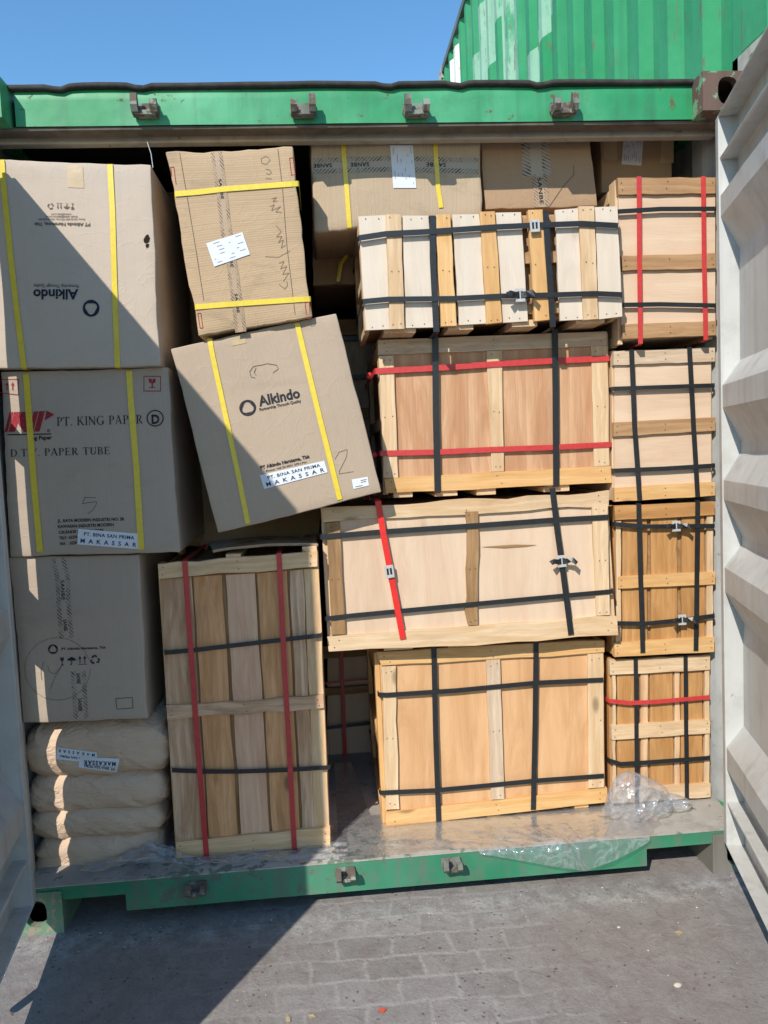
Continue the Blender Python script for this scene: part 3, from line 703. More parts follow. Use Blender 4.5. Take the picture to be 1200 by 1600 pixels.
def pstrap(th, name, pts, wpx, mat, eps=0.0022, tuck=0.25, parent=None, top=True, bot=True, horiz=False):
    """strap hugging the carton front along a px polyline; runs on over the edges"""
    dense = []
    for k in range(len(pts) - 1):
        a, b = pts[k], pts[k + 1]; m = max(2, int(math.hypot(b[0] - a[0], b[1] - a[1]) / 9))
        dense += [(a[0] + (b[0] - a[0]) * i / m, a[1] + (b[1] - a[1]) * i / m) for i in range(m)]
    dense.append(pts[-1])
    path = [hit(th, p, eps) for p in dense]; nr = [V((0, -1, 0))] * len(path)
    # pull the band taut: smooth Y
    ys = [p.y for p in path]
    for _ in range(6): ys = [ys[0]] + [min(ys[i], (ys[i - 1] + ys[i + 1]) / 2) for i in range(1, len(ys) - 1)] + [ys[-1]]
    for p, y in zip(path, ys): p.y = y
    w = wpx * (path[0].y - CP.y) / FPX
    def over(p, d, o):  # continue along +Y past an edge, o = outward normal
        return [p + o * 0.003 + V((0, 0.004, 0)), p + o * 0.004 + V((0, tuck, 0))]
    if top:
        o = V((0, 0, 1)) if not horiz else V((-1, 0, 0)); e = over(path[0], 0, o)
        path = e[::-1] + path; nr = [o, (o + V((0, -1, 0)))] + nr
    if bot:
        o = V((0, 0, -1)) if not horiz else V((1, 0, 0)); e = over(path[-1], 0, o)
        path = path + e; nr = nr + [(o + V((0, -1, 0))), o]
    mb = MB(); mb.ribbon(path, nr, w, 0.0009); return th.part(name, mb, mat, parent, smooth=False)
# ---- 2D artwork placed on a front
def art_map(A, B, hgt, skew=0.0):
    """unit-square map: x along A->B px, y up; hgt = px height"""
    A, B = V((*A, 0)), V((*B, 0)); ux = (B - A); up = V((ux.y, -ux.x, 0)).normalized() * hgt
    return lambda x, y: (A.x + ux.x * (x + skew * y) + up.x * y, A.y + ux.y * (x + skew * y) + up.y * y)
def art(th, name, polys, mp, mat, eps=0.0016, parent=None, mb=None, build=True):
    mb = mb or MB()
    for poly in polys: mb.face([hit(th, mp(x, y), eps) for x, y in poly][::-1])
    return th.part(name, mb, mat, parent) if build else mb
_tc = {}
def glyphs(body, bold=0.0, space=1.0):
    k = (body, bold, space)
    if k in _tc: return _tc[k]
    cu = bpy.data.curves.new('t', 'FONT'); cu.body = body; cu.size = 1; cu.offset = bold; cu.resolution_u = 3; cu.space_character = space
    o = bpy.data.objects.new('t', cu); COL.objects.link(o)
    me = bpy.data.meshes.new_from_object(o.evaluated_get(bpy.context.evaluated_depsgraph_get()))
    vs = [(v.co.x, v.co.y) for v in me.vertices]; fs = [tuple(p.vertices) for p in me.polygons]
    bpy.data.objects.remove(o); bpy.data.curves.remove(cu); bpy.data.meshes.remove(me)
    x0 = min(v[0] for v in vs); x1 = max(v[0] for v in vs); y0 = 0.0; y1 = 0.70
    vs = [((x - x0) / (x1 - x0), (y - y0) / (y1 - y0)) for x, y in vs]; _tc[k] = (vs, fs); return vs, fs
def text(th, body, A, B, hgt, mat, bold=0.0, space=1.0, eps=0.0016, parent=None, name='print', skew=0.0, mb=None, build=True):
    vs, fs = glyphs(body, bold, space); mp = art_map(A, B, hgt, skew)
    mb = mb or MB(); pts = [hit(th, mp(x, y), eps) for x, y in vs]; b = len(mb.v)
    mb.v += pts
    for f in fs: mb.f.append(tuple(b + i for i in f)); mb.uv.append([(0, 0)] * len(f)); mb.t.append(0.5)
    return th.part(name, mb, mat, parent) if build else mb
def stroke_polys(pts, w):
    """quads along a 2D polyline (w in the same units)"""
    out = []
    for a, b in zip(pts[:-1], pts[1:]):
        dx, dy = b[0] - a[0], b[1] - a[1]; L = math.hypot(dx, dy) or 1; nx_, ny_ = -dy / L * w / 2, dx / L * w / 2
        ex, ey = dx / L * w * 0.2, dy / L * w * 0.2
        out.append([(a[0] - nx_ - ex, a[1] - ny_ - ey), (b[0] - nx_ + ex, b[1] - ny_ + ey), (b[0] + nx_ + ex, b[1] + ny_ + ey), (a[0] + nx_ - ex, a[1] + ny_ - ey)])
    return out
def px_strokes(th, name, lines, w, mat, eps=0.0015, parent=None):
    """free-hand lines given directly in px"""
    if name in ('handwriting', 'scuff', 'fold_line') and len(lines) > 1:
        for ln in lines: o = px_strokes(th, name, [ln], w, mat, eps, parent)
        return o
    mb = MB()
    for ln in lines:
        d = []
        for k in range(len(ln) - 1):
            a, b = ln[k], ln[k + 1]; m = max(1, int(math.hypot(b[0] - a[0], b[1] - a[1]) / 12))
            d += [(a[0] + (b[0] - a[0]) * i / m, a[1] + (b[1] - a[1]) * i / m) for i in range(m)]
        d.append(ln[-1])
        for q in stroke_polys(d, w): mb.face([hit(th, p, eps) for p in q])
    return th.part(name, mb, mat, parent)
def arc(cx_, cy_, rx, ry, a0, a1, wx, wy, n=14):
    out = []
    for k in range(n):
        t0 = math.radians(a0 + (a1 - a0) * k / n); t1 = math.radians(a0 + (a1 - a0) * (k + 1) / n)
        o0, o1 = (cx_ + rx * math.cos(t0), cy_ + ry * math.sin(t0)), (cx_ + rx * math.cos(t1), cy_ + ry * math.sin(t1))
        i0, i1 = (cx_ + (rx - wx) * math.cos(t0), cy_ + (ry - wy) * math.sin(t0)), (cx_ + (rx - wx) * math.cos(t1), cy_ + (ry - wy) * math.sin(t1))
        out.append([o0, o1, i1, i0])
    return out
# icons in a unit square
def ic_ring(): 
    out = []
    for k in range(36):
        t0, t1 = 2 * PI * k / 36, 2 * PI * (k + 1) / 36
        w0, w1 = 0.20 + 0.05 * math.sin(3 * t0), 0.20 + 0.05 * math.sin(3 * t1)
        c = lambda r, t: (0.5 + r * math.cos(t), 0.5 + r * math.sin(t))
        out.append([c(0.5, t0), c(0.5, t1), c(0.5 - w1 * 0.85, t1), c(0.5 - w0 * 0.85, t0)])
    return out
def ic_glass(): return [[(0.15, 1), (0.42, 1), (0.5, 0.82), (0.42, 0.7), (0.56, 0.78), (0.55, 1), (0.85, 1), (0.8, 0.62), (0.56, 0.5), (0.56, 0.1), (0.8, 0.06), (0.8, 0), (0.2, 0), (0.2, 0.06), (0.44, 0.1), (0.44, 0.5), (0.2, 0.62)]]
def ic_umb(): return [[(0, 0.5), (0.1, 0.75), (0.3, 0.92), (0.5, 1), (0.7, 0.92), (0.9, 0.75), (1, 0.5), (0.85, 0.58), (0.68, 0.5), (0.5, 0.58), (0.32, 0.5), (0.15, 0.58)], [(0.46, 0.6), (0.54, 0.6), (0.54, 0.1), (0.46, 0.1)], [(0.3, 0.2), (0.36, 0.2), (0.38, 0.08), (0.54, 0.08), (0.5, 0), (0.34, 0)]]
def ic_arrows(): return [[(a + 0.1, 0.15), (a + 0.2, 0.15), (a + 0.2, 0.65), (a + 0.32, 0.65), (a + 0.15, 1), (a - 0.02, 0.65), (a + 0.1, 0.65)] for a in (0.06, 0.60)] + [[(0, 0), (1, 0), (1, 0.06), (0, 0.06)]]
def ic_recycle():
    out = []
    for k in range(3):
        a = math.radians(90 + 120 * k); R2 = lambda x, y: (0.5 + x * math.cos(a) - y * math.sin(a), 0.46 + x * math.sin(a) + y * math.cos(a))
        out.append([R2(*q) for q in [(0.30, -0.24), (0.50, -0.12), (0.50, 0.08), (0.42, 0.22), (0.28, 0.14), (0.34, 0.04), (0.34, -0.06), (0.20, -0.12)]])
        out.append([R2(*q) for q in [(0.50, 0.27), (0.20, 0.10), (0.20, 0.34)]])
    return out
def icons(th, mp_list, mat, parent=None):
    mb = MB()
    for ic, mp in mp_list: art(th, '', ic(), mp, mat, mb=mb, build=False)
    return th.part('handling_marks', mb, mat, parent)
# serif capitals drawn as strokes
def serif(ch):
    S = lambda x, w=0.14: [[(x - w / 2, 0), (x + w / 2, 0), (x + w / 2, 1), (x - w / 2, 1)], [(x - w, 0), (x + w, 0), (x + w, 0.045), (x - w, 0.045)], [(x - w, 0.955), (x + w, 0.955), (x + w, 1), (x - w, 1)]]
    def Ln(a, b, w): return stroke_polys([a, b], w)
    def foot(x, y, w=0.12): return [[(x - w, y), (x + w, y), (x + w, y + 0.045), (x - w, y + 0.045)]]
    if ch == 'P': return S(.17) + arc(.3, .74, .34, .26, -90, 90, .13, .05), .66
    if ch == 'R': return S(.17) + arc(.3, .74, .32, .26, -90, 90, .13, .05) + Ln((.36, .48), (.66, .02), .13) + foot(.68, 0, .1), .78
    if ch == 'B': return S(.17) + arc(.3, .75, .30, .25, -90, 90, .12, .05) + arc(.3, .26, .36, .26, -90, 90, .13, .05), .72
    if ch == 'D': return S(.17) + arc(.28, .5, .5, .5, -90, 90, .14, .05), .82
    if ch == 'I': return S(.17), .34
    if ch == 'T': return S(.38) + [[(.02, .95), (.74, .95), (.74, 1), (.02, 1)], [(.02, .78), (.06, .78), (.09, .96), (.02, .96)], [(.70, .78), (.74, .78), (.74, .96), (.67, .96)]], .76
    if ch == 'K': return S(.17) + Ln((.24, .42), (.66, .97), .06) + foot(.66, .955, .12) + Ln((.34, .58), (.72, .02), .13) + foot(.74, 0, .13), .86
    if ch == 'N': return S(.14, .07) + S(.72, .07) + Ln((.12, .97), (.72, .03), .14), .86
    if ch == 'G': return arc(.48, .5, .46, .52, 40, 330, .14, .05, 24) + [[(.66, .06), (.80, .06), (.80, .42), (.66, .42)]] + foot(.73, .40, .14), .90
    if ch == 'A': return Ln((.10, .02), (.40, 1.0), .055) + Ln((.40, 1.0), (.70, .02), .14) + foot(.10, 0, .1) + foot(.72, 0, .12) + Ln((.2, .33), (.6, .33), .05), .84
    if ch == 'E': return S(.17) + [[(.17, .95), (.64, .95), (.64, 1), (.17, 1)], [(.17, 0), (.66, 0), (.66, .05), (.17, .05)], [(.17, .49), (.5, .49), (.5, .54), (.17, .54)], [(.60, .8), (.64, .8), (.64, .96), (.57, .96)], [(.59, .04), (.66, .04), (.69, .22), (.65, .22)], [(.46, .42), (.5, .42), (.5, .62), (.46, .62)]], .72
    if ch == 'Y': return Ln((.38, .45), (.09, 1.0), .13) + Ln((.38, .45), (.68, 1.0), .06) + foot(.09, .955, .12) + foot(.68, .955, .11) + [[(.31, 0), (.45, 0), (.45, .5), (.31, .5)]] + foot(.38, 0, .14), .76
    if ch == 'U': return [[(.10, .32), (.24, .32), (.24, 1), (.10, 1)], [(.62, .32), (.68, .32), (.68, 1), (.62, 1)]] + foot(.17, .955, .14) + foot(.65, .955, .12) + arc(.39, .33, .29, .35, 180, 360, .13, .06), .80
    if ch == '.': return [[(.06, 0), (.18, 0), (.18, .12), (.06, .12)]], .26
    return [], .38
def serif_text(th, s, A, B, hgt, mat, parent=None):
    adv = [serif(c) for c in s]; tot = sum(a + 0.06 for _, a in adv); L = math.hypot(B[0] - A[0], B[1] - A[1])
    mp0 = art_map(A, B, hgt); mb = MB(); x = 0
    for polys, a in adv:
        for p in polys: mb.face([hit(th, mp0((x + q[0]) / tot, q[1]), 0.0016) for q in p])
        x += a + 0.06
    return th.part('print', mb, mat, parent)
def address_label(th, quad, l1, l2, mat=None, n=(14, 5), bold1=0.02):
    lb = decal(th, 'label', quad, M['paper'], n, 0.0022)
    TL, TR, BR, BL = [V((*q, 0)) for q in quad]
    P = lambda u, v: tuple(((BL * (1 - u) + BR * u) * (1 - v) + (TL * (1 - u) + TR * u) * v)[:2])
    h = (TL - BL).length
    text(th, l1, P(.10, .60), P(.92, .60), h * .22, M['ink_label'], bold1, 1.1, 0.0030, lb)
    text(th, l2, P(.05, .13), P(.96, .13), h * .27, M['ink_label'], 0.02, 2.1, 0.0030, lb)
    return lb
def form_label(th, quad, n=(6, 8), vertical=False, seed=1, rows=6):
    """creased paper form with rows of small unreadable lines"""
    rnd = random.Random(seed); lb = decal(th, 'label', quad, M['paper'], n, 0.0025)
    TL, TR, BR, BL = [V((*q, 0)) for q in quad]
    P = lambda u, v: tuple(((BL * (1 - u) + BR * u) * (1 - v) + (TL * (1 - u) + TR * u) * v)[:2])
    lines = []
    for k in range(rows):
        t = 0.12 + 0.78 * k / (rows - 1); a = rnd.uniform(.06, .3)
        while a < .9:
            b = min(.94, a + rnd.uniform(.04, .22)); lines.append([P(t, a), P(t, b)] if vertical else [P(a, t), P(b, t)]); a = b + rnd.uniform(.04, .5)
    px_strokes(th, 'print', lines, 0.8, M['ink_form'], 0.0033, lb)
    return lb

# ---- crates
class Crate(Thing):
    def __init__(s, label, quad, yf, depth, body_m, group, name='wooden_crate', gap=0.022, side=0.018, panel_in=None):
        F = [onY(p, yf) for p in quad]; s.q = quad; s.yf = yf; s.depth = depth; s.F = F
        super().__init__(name, label, 'crate', ((F[3].x + F[2].x) / 2, yf + depth / 2, min(F[3].z, F[2].z)), group)
        i = side; y0, y1 = yf + gap, yf + depth
        c = [F[0] + V((i, 0, -i)), F[1] + V((-i, 0, -i)), F[2] + V((-i, 0, i)), F[3] + V((i, 0, i))]
        for p in c: p.y = y0
        mb = MB(); mb.hexa(c + [V((p.x, y1, p.z)) for p in c]); s.body = s.part('crate_body', mb, body_m, bevel=0.002)
    def plank(s, quad, m, th=0.02, out=0.0, name='batten', n=8, jit=0.0014, parent=None, label=None, cross=None):
        """front px quad tl,tr,br,bl on plane yf - out; slightly irregular sawn edges"""
        F = [onY(p, s.yf - out) for p in quad]; W = (F[1] - F[0]).length; Hh = (F[3] - F[0]).length
        horiz = W > Hh; mb = MB(); t = random.random(); uo = (random.uniform(0, 30), random.uniform(0, 30)); sd = random.uniform(0, 99)
        rings = []
        for k in range(n + 1):
            f = k / n
            if horiz: a, b = F[0].lerp(F[1], f), F[3].lerp(F[2], f)
            else: a, b = F[0].lerp(F[3], f), F[1].lerp(F[2], f)
            d = (b - a).normalized(); a = a + d * jit * noise.noise(V((sd, f * 7, 0))) * 2; b = b + d * jit * noise.noise(V((sd, f * 6, 9))) * 2
            w = V((0, 0.0012 * noise.noise(V((sd, f * 4, 20))), 0)); a = a + w; b = b + w
            rings.append([a, b, b + V((0, th, 0)), a + V((0, th, 0)), a])
        L = max(W, Hh); Wd = min(W, Hh)
        vv = [0, Wd, Wd + th, 2 * Wd + th, 2 * Wd + 2 * th]
        cross = (name == 'panel') if cross is None else cross
        mb.grid(rings, 4, n, (lambda i, j: (uo[1] + vv[i], uo[0] + j / n * L)) if cross else (lambda i, j: (uo[0] + j / n * L, uo[1] + vv[i])), t, flip=not horiz)
        for r_, fl in ((rings[0], 0), (rings[-1], 1)):
            q = [r_[0], r_[1], r_[2], r_[3]]; q = q[::-1] if (fl == 1) != (not horiz) else q
            mb.face(q, [(0, 0), (Wd, 0), (Wd, th), (0, th)], t)
        if name in ('batten', 'slat') and L > 0.12:
            for f in (0.035, 0.5, 0.965) if Wd < .06 else (0.03, 0.97):
                for g_ in (0.28, 0.72):
                    if random.random() < .12: continue
                    ff = min(.98, max(.02, f + random.uniform(-.01, .01)))
                    a, b = (F[0].lerp(F[1], ff), F[3].lerp(F[2], ff)) if horiz else (F[0].lerp(F[3], ff), F[1].lerp(F[2], ff))
                    c = a.lerp(b, g_ + random.uniform(-.06, .06)); rr = 0.0021
                    mb.nail.add(len(mb.f)); mb.face([V((c.x + rr * math.cos(-q_ * PI / 3), c.y - .0017, c.z + rr * math.sin(-q_ * PI / 3))) for q_ in range(6)], [(0, 0)] * 6, t)
        return s.part(name, mb, m, parent, label, bevel=0.0016)
    def sides(s, m, zs=(), th=0.017, both=True, runners=()):
        """battens on the left and right faces: one upright at the front edge, one rail at top and bottom, runners below"""
        F = s.F; d = s.depth
        for sgn, T, B in ((1, F[0], F[3]), (-1, F[1], F[2])):
            if sgn == -1 and not both: continue
            def col(y0, y1, w0=0.0):
                c = [V((T.x, y0, T.z - .004)), V((T.x + sgn * th, y0, T.z - .004)), V((B.x + sgn * th, y0, B.z + .004)), V((B.x, y0, B.z + .004))]
                if sgn < 0: c = [c[1], c[0], c[3], c[2]]
                mb = MB(); mb.hexa(c + [V((p.x, y1, p.z)) for p in c]); s.part('side_batten', mb, m, bevel=0.0015)
            col(s.yf + 0.0215, s.yf + 0.075)
            col(s.yf + d - 0.06, s.yf + d)
            for f in (0.04, 0.5, 0.94) if not zs else zs:
                a = T.lerp(B, f); b = T.lerp(B, min(1, f + 0.075))
                c = [V((a.x, s.yf + .0755, a.z)), V((a.x + sgn * th, s.yf + .0755, a.z)), V((b.x + sgn * th, s.yf + .0755, b.z)), V((b.x, s.yf + .0755, b.z))]
                if sgn < 0: c = [c[1], c[0], c[3], c[2]]
                mb = MB(); mb.hexa(c + [V((p.x, s.yf + d - 0.0605, p.z)) for p in c]); s.part('side_batten', mb, m, bevel=0.0015)
        for x0, x1, zz in runners:      # px x-range and px y of the visible front end
            a, b = onY((x0, zz), s.yf + 0.012), onY((x1, zz), s.yf + 0.012)
            mb = MB(); mb.box(a.x, b.x, s.yf + 0.012, s.yf + d - 0.02, a.z, a.z + 0.022); s.part('runner', mb, m, bevel=0.0015)
    def hstrap(s, pts, wpx, m, out=0.003, name='strap', lift=0.0, wrap=True):
        P = [onY(p, s.yf - out) for p in pts]; w = wpx * (s.yf - CP.y) / FPX; y1 = s.yf + s.depth + 0.003
        xl, xr = min(P[0].x, s.F[3].x - 0.001, s.F[0].x - 0.001) if wrap else P[0].x, P[-1].x
        D = []; 
        for k in range(len(P) - 1):
            for i in range(4): D.append(P[k].lerp(P[k + 1], i / 4))
        D.append(P[-1])
        path, nr = list(D), [V((0, -1, 0))] * len(D)
        if wrap:
            a, b = D[0], D[-1]
            path = [V((b.x - .01, y1, a.z + lift)), V((a.x - .001, y1, a.z + lift)), V((a.x - .003, s.yf + 0.01, a.z))] + path + [V((b.x + .003, s.yf + 0.01, b.z)), V((b.x + .003, y1, b.z + lift))]
            nr = [V((0, 1, 0)), V((-1, 1, 0)), V((-1, -.3, 0))] + nr + [V((1, -.3, 0)), V((1, .6, 0))]
        mb = MB(); mb.ribbon(path, nr, w, 0.001); return s.part(name, mb, m)
    def vstrap(s, pts, wpx, m, out=0.0045, name='strap'):
        P = [onY(p, s.yf - out) for p in pts]; w = wpx * (s.yf - CP.y) / FPX
        D = []
        for k in range(len(P) - 1):
            for i in range(5): D.append(P[k].lerp(P[k + 1], i / 5))
        D.append(P[-1]); y1 = s.yf + s.depth + 0.003
        a, b = D[0], D[-1]
        path = [V((a.x, y1, b.z)), V((a.x, y1, a.z)), V((a.x, s.yf + .012, a.z + .0025))] + D + [V((b.x, s.yf + .012, b.z - .0025)), V((b.x, y1, b.z - .002))]
        nr = [V((0, 1, 0)), V((0, 1, 1)), V((0, -.3, 1))] + [V((0, -1, 0))] * len(D) + [V((0, -.3, -1)), V((0, .3, -1))]
        mb = MB(); mb.ribbon(path, nr, w, 0.001); return s.part(name, mb, m)
    def buckle(s, c, w, h, ang=0, tails=True, tm=None, out=0.009):
        """pale plastic strap buckle: frame with two slots; loose strap ends beside it"""
        k = (s.yf - CP.y) / FPX; c = onY(c, s.yf - out); w *= k; h *= k; ca, sa = math.cos(ang), math.sin(ang)
        def R_(x, z, y): return V((c.x + x * ca - z * sa, y, c.z + x * sa + z * ca))
        mb = MB(); t = 0.16
        def blk(x0, x1, z0, z1, ya, yb, m_):
            q = [(x0, z1), (x1, z1), (x1, z0), (x0, z0)]
            m_.hexa([R_(a * w, b * h, c.y + ya) for a, b in q] + [R_(a * w, b * h, c.y + yb) for a, b in q])
        for q in ((-.5, -.30, -.5, .5), (.30, .5, -.5, .5), (-.30, .30, .26, .5), (-.30, .30, -.5, -.26), (-.07, .07, -.26, .26)): blk(*q, -0.004, 0.003, mb)
        mb2 = MB(); blk(-.29, .29, -.25, .25, 0.0005, 0.003, mb2); s.part('slot', mb2, M['strap_black'])
        s.part('buckle', mb, M['buckle'], bevel=0.001)
        if tails:
            for sg in (-1, 1):
                pts = [R_(sg * w * x, h * z, c.y - dy) for x, z, dy in ((.1, 0, .004), (.6, .02, .009), (1.05, .12, .018), (1.5, .02 - .25 * (sg > 0), .022))]
                mb = MB(); mb.ribbon(pts, [V((sg * .2, -1, .1)), V((0, -1, 0)), V((0, -1, .3)), V((sg * .5, -1, .5))], h * .42, 0.0008); s.part('strap_end', mb, tm or M['strap_black'])

# ================================================================ cardboard boxes
S_ = lambda x, y: (0.225 * x, 230 + 0.225 * y)
L_ = lambda x, y: (260 + .2917 * x, 480 + .2917 * y)
M_ = lambda x, y: (240 + .2167 * x, 210 + .2167 * y)
N_ = lambda x, y: (480 + .2417 * x, 210 + .2417 * y)
A_ = lambda x, y: (740 + .325 * x, 210 + .325 * y)
T_ = lambda x, y: (550 + .5417 * x, 450 + .5417 * y)
U_ = lambda x, y: (550 + .5417 * x, 950 + .5417 * y)
Z_ = lambda x, y: (550 + .3583 * x, 310 + .3583 * y)
W_ = lambda x, y: (240 + .3314 * x, 830 + .3314 * y)
K_ = lambda x, y: (x / 4, 600 + y / 4)
J_ = lambda x, y: (x / 4, 800 + y / 4)
def tape(th, pts, wpx, mat='tape_print', words=None, n=(6, 26), wr=False, off=0.0):
    """printed packing tape along a px centreline"""
    mb = MB(); dense = []
    for k in range(len(pts) - 1):
        for i in range(n[1] // (len(pts) - 1)): f = i / (n[1] // (len(pts) - 1)); dense.append((pts[k][0] + (pts[k + 1][0] - pts[k][0]) * f, pts[k][1] + (pts[k + 1][1] - pts[k][1]) * f))
    dense.append(pts[-1]); P = []; L = [0]
    for k, p in enumerate(dense):
        a, b = dense[max(0, k - 1)], dense[min(len(dense) - 1, k + 1)]; dx, dy = b[0] - a[0], b[1] - a[1]; l = math.hypot(dx, dy); nx_, ny_ = -dy / l, dx / l
        jit = 1 + 0.06 * noise.noise(V((k * .7, th.yf * 9, 2)))
        P.append([hit(th, (p[0] + nx_ * wpx * jit * (i / n[0] - .5), p[1] + ny_ * wpx * jit * (i / n[0] - .5)), 0.0012) for i in range(n[0] + 1)])
        if k: L.append(L[-1] + (P[k][0] - P[k - 1][0]).length)
    mb.grid(P, n[0], len(dense) - 1, lambda i, j: (i / n[0], L[j])); t = th.part('tape', mb, M[mat])
    tot = len(dense) - 1
    for a, b in words or ():
        i, j = int(a * tot), int(b * tot)
        p, q = dense[i], dense[j]
        dx, dy = q[0] - p[0], q[1] - p[1]; l = math.hypot(dx, dy); up = (dy / l, -dx / l)
        h = wpx * .26
        text(th, 'SANBE', (p[0] - up[0] * h * .5, p[1] - up[1] * h * .5), (q[0] - up[0] * h * .5, q[1] - up[1] * h * .5), h, M['ink'], 0.02, 1.1, 0.0022, t)
    return t

# upside-down box, top of the left stack
k1 = carton('cardboard_box', 'beige box printed upside down, ring logo at right, top of the left stack', [(-42, 246), (236, 258), (250, 573), (-10, 577)], 0.06, 0.62, M['card'], 'cardboard boxes', seed=1, yshift=(0, 0.01, 0, 0))
pstrap(k1, 'strap', [(3, 251), (7, 300), (17, 400), (27, 490), (38, 575)], 8, M['yellow'])
pstrap(k1, 'strap', [(172, 258), (176, 330), (179, 440), (184, 573)], 8, M['yellow'])
text(k1, 'Alkindo', S_(545, 990), S_(232, 990), 15, M['ink_navy'], 0.03, 1.0)
text(k1, 'Partnership Through Quality', S_(548, 955), S_(235, 952), 5.2, M['ink_navy'], 0.0)
art(k1, 'logo_ring', ic_ring(), art_map(S_(692, 1060), S_(575, 1060), 26.5), M['ink_navy'])
k1.o.children[-1]
text(k1, 'PT Alkindo Naratama, Tbk', S_(627, 527), S_(238, 524), 5.0, M['ink_brown'], 0.03)
for y_, a_, b_, s_ in ((496, 590, 268, 'Phone: +62 22 6031 270 | Fax: +62 22 6030 403'), (478, 538, 322, 'Email: sales@alkindo.co.id'), (461, 495, 358, 'www.alkindo.co.id')):
    text(k1, s_, S_(a_, y_), S_(b_, y_), 2.6, M['ink_brown'], 0.02)
mk = lambda f, x0, x1, y0, y1: (f, art_map(S_(x1, y0), S_(x0, y0), (y1 - y0) * .225))
icons(k1, [mk(ic_glass, 490, 520, 392, 434), mk(ic_umb, 442, 486, 392, 430), mk(ic_arrows, 392, 432, 388, 430), mk(ic_recycle, 330, 374, 390, 434)], M['ink_brown'])
decal(k1, 'tape', [S_(462, 120), S_(575, 128), S_(585, 285), S_(470, 280)], M['tape'], (4, 6))
art(k1, 'torn_hole', [[(0.1, .6), (.4, .9), (.7, 1.0), (.95, .72), (.8, .45), (.45, .35), (.2, .4)], [(.5, 0), (.35, .22), (.6, .33), (.85, .3), (.75, .1)]], art_map((223, 388), (235, 388), 22), M['hole'])
# paper tube box
k2 = carton('cardboard_box', 'beige paper tube box with red slanted letters, second in the left stack', [(1, 580), (263, 574), (281, 862), (14, 870)], 0.085, 0.6, M['card_g'], 'cardboard boxes', seed=2)
pstrap(k2, 'strap', [(41, 585), (45, 640), (53, 750), (63, 862)], 9, M['yellow'])
pstrap(k2, 'strap', [(202, 580), (205, 630), (213, 725), (221, 858)], 9, M['yellow'])
serif_text(k2, 'PT. KING PAPER', K_(356, 262), K_(897, 246), 13.5, M['ink'])
serif_text(k2, 'D.T.Y. PAPER TUBE', K_(66, 455), K_(694, 438), 11.5, M['ink'])
mb = MB()
art(k2, '', arc(.5, .5, .5, .5, 0, 360, .07, .07, 32), art_map(K_(918, 268), K_(1026, 264), 26), None, mb=mb, build=False)
text(k2, 'D', K_(948, 247), K_(998, 246), 13.5, None, 0.04, mb=mb, build=False); k2.part('print', mb, M['ink'])
mb = MB(); mk2 = lambda pts: [hit(k2, K_(x, y), 0.0016) for x, y in pts]
for q in ([(62, 175), (82, 175), (48, 300), (28, 300)], [(88, 175), (128, 174), (95, 299), (54, 300)], [(136, 174), (205, 173), (165, 236), (205, 298), (150, 299), (108, 240)], [(212, 172), (240, 171), (208, 298), (178, 298)], [(246, 171), (282, 169), (248, 297), (214, 298)], [(291, 166), (341, 191), (280, 228)]): mb.face(mk2(q))
k2.part('logo', mb, M['ink_red'])
px_strokes(k2, 'print', [[K_(28, 318), K_(320, 312)]], 1.8, M['ink'])
text(k2, 'King Paper', K_(172, 350), K_(326, 345), 6.0, M['ink'], 0.03)
mb = MB(); art(k2, '', arc(.5, .5, .5, .5, 0, 360, .12, .12, 16), art_map(K_(294, 302), K_(316, 301), 5.5), None, mb=mb, build=False); text(k2, 'R', K_(300, 298), K_(310, 298), 3, None, mb=mb, build=False); k2.part('print', mb, M['ink'])
for k, (s_, b_) in enumerate((('JL. RAYA MODERN INDUSTRI NO. 28', 775), ('KAWASAN INDUSTRI MODERN', 712), ('CIKANDE SERANG 42186', 650), ('TELP : 62254 402 177', 560), ('FAX   : 62254 402 178', 560))):
    text(k2, s_, K_(360 + k * 4, 864 + 36 * k), K_(b_, 852 + 35 * k), 4.6, M['ink'], 0.03)
px_strokes(k2, 'handwriting', [[K_(600, 710), K_(530, 708), K_(516, 748), K_(560, 740), K_(604, 735), K_(602, 752), K_(585, 785), K_(548, 812)]], 0.8, M['ink_pen'])
def boxed(th, x0, y0, x1, y1, fn, mat):
    mb = MB(); t = 1.1
    for p in stroke_polys([(x0, y0), (x1, y0), (x1, y1), (x0, y1), (x0, y0)], t): mb.face([hit(th, q, 0.0016) for q in p])
    if fn: art(th, '', fn(), art_map((x0 + 5, y1 - 5), (x1 - 5, y1 - 5), (y1 - y0) - 9), None, mb=mb, build=False)
    return th.part('handling_mark', mb, mat)
boxed(k2, 3, 593, 29, 617, lambda: ic_arrows()[:2], M['ink_red']); boxed(k2, 225, 588, 251, 611, ic_glass, M['ink_red'])
address_label(k2, [K_(490, 905), K_(872, 935), K_(868, 1032), K_(484, 1002)], 'PT. BINA SAN PRIMA', 'MAKASSAR')
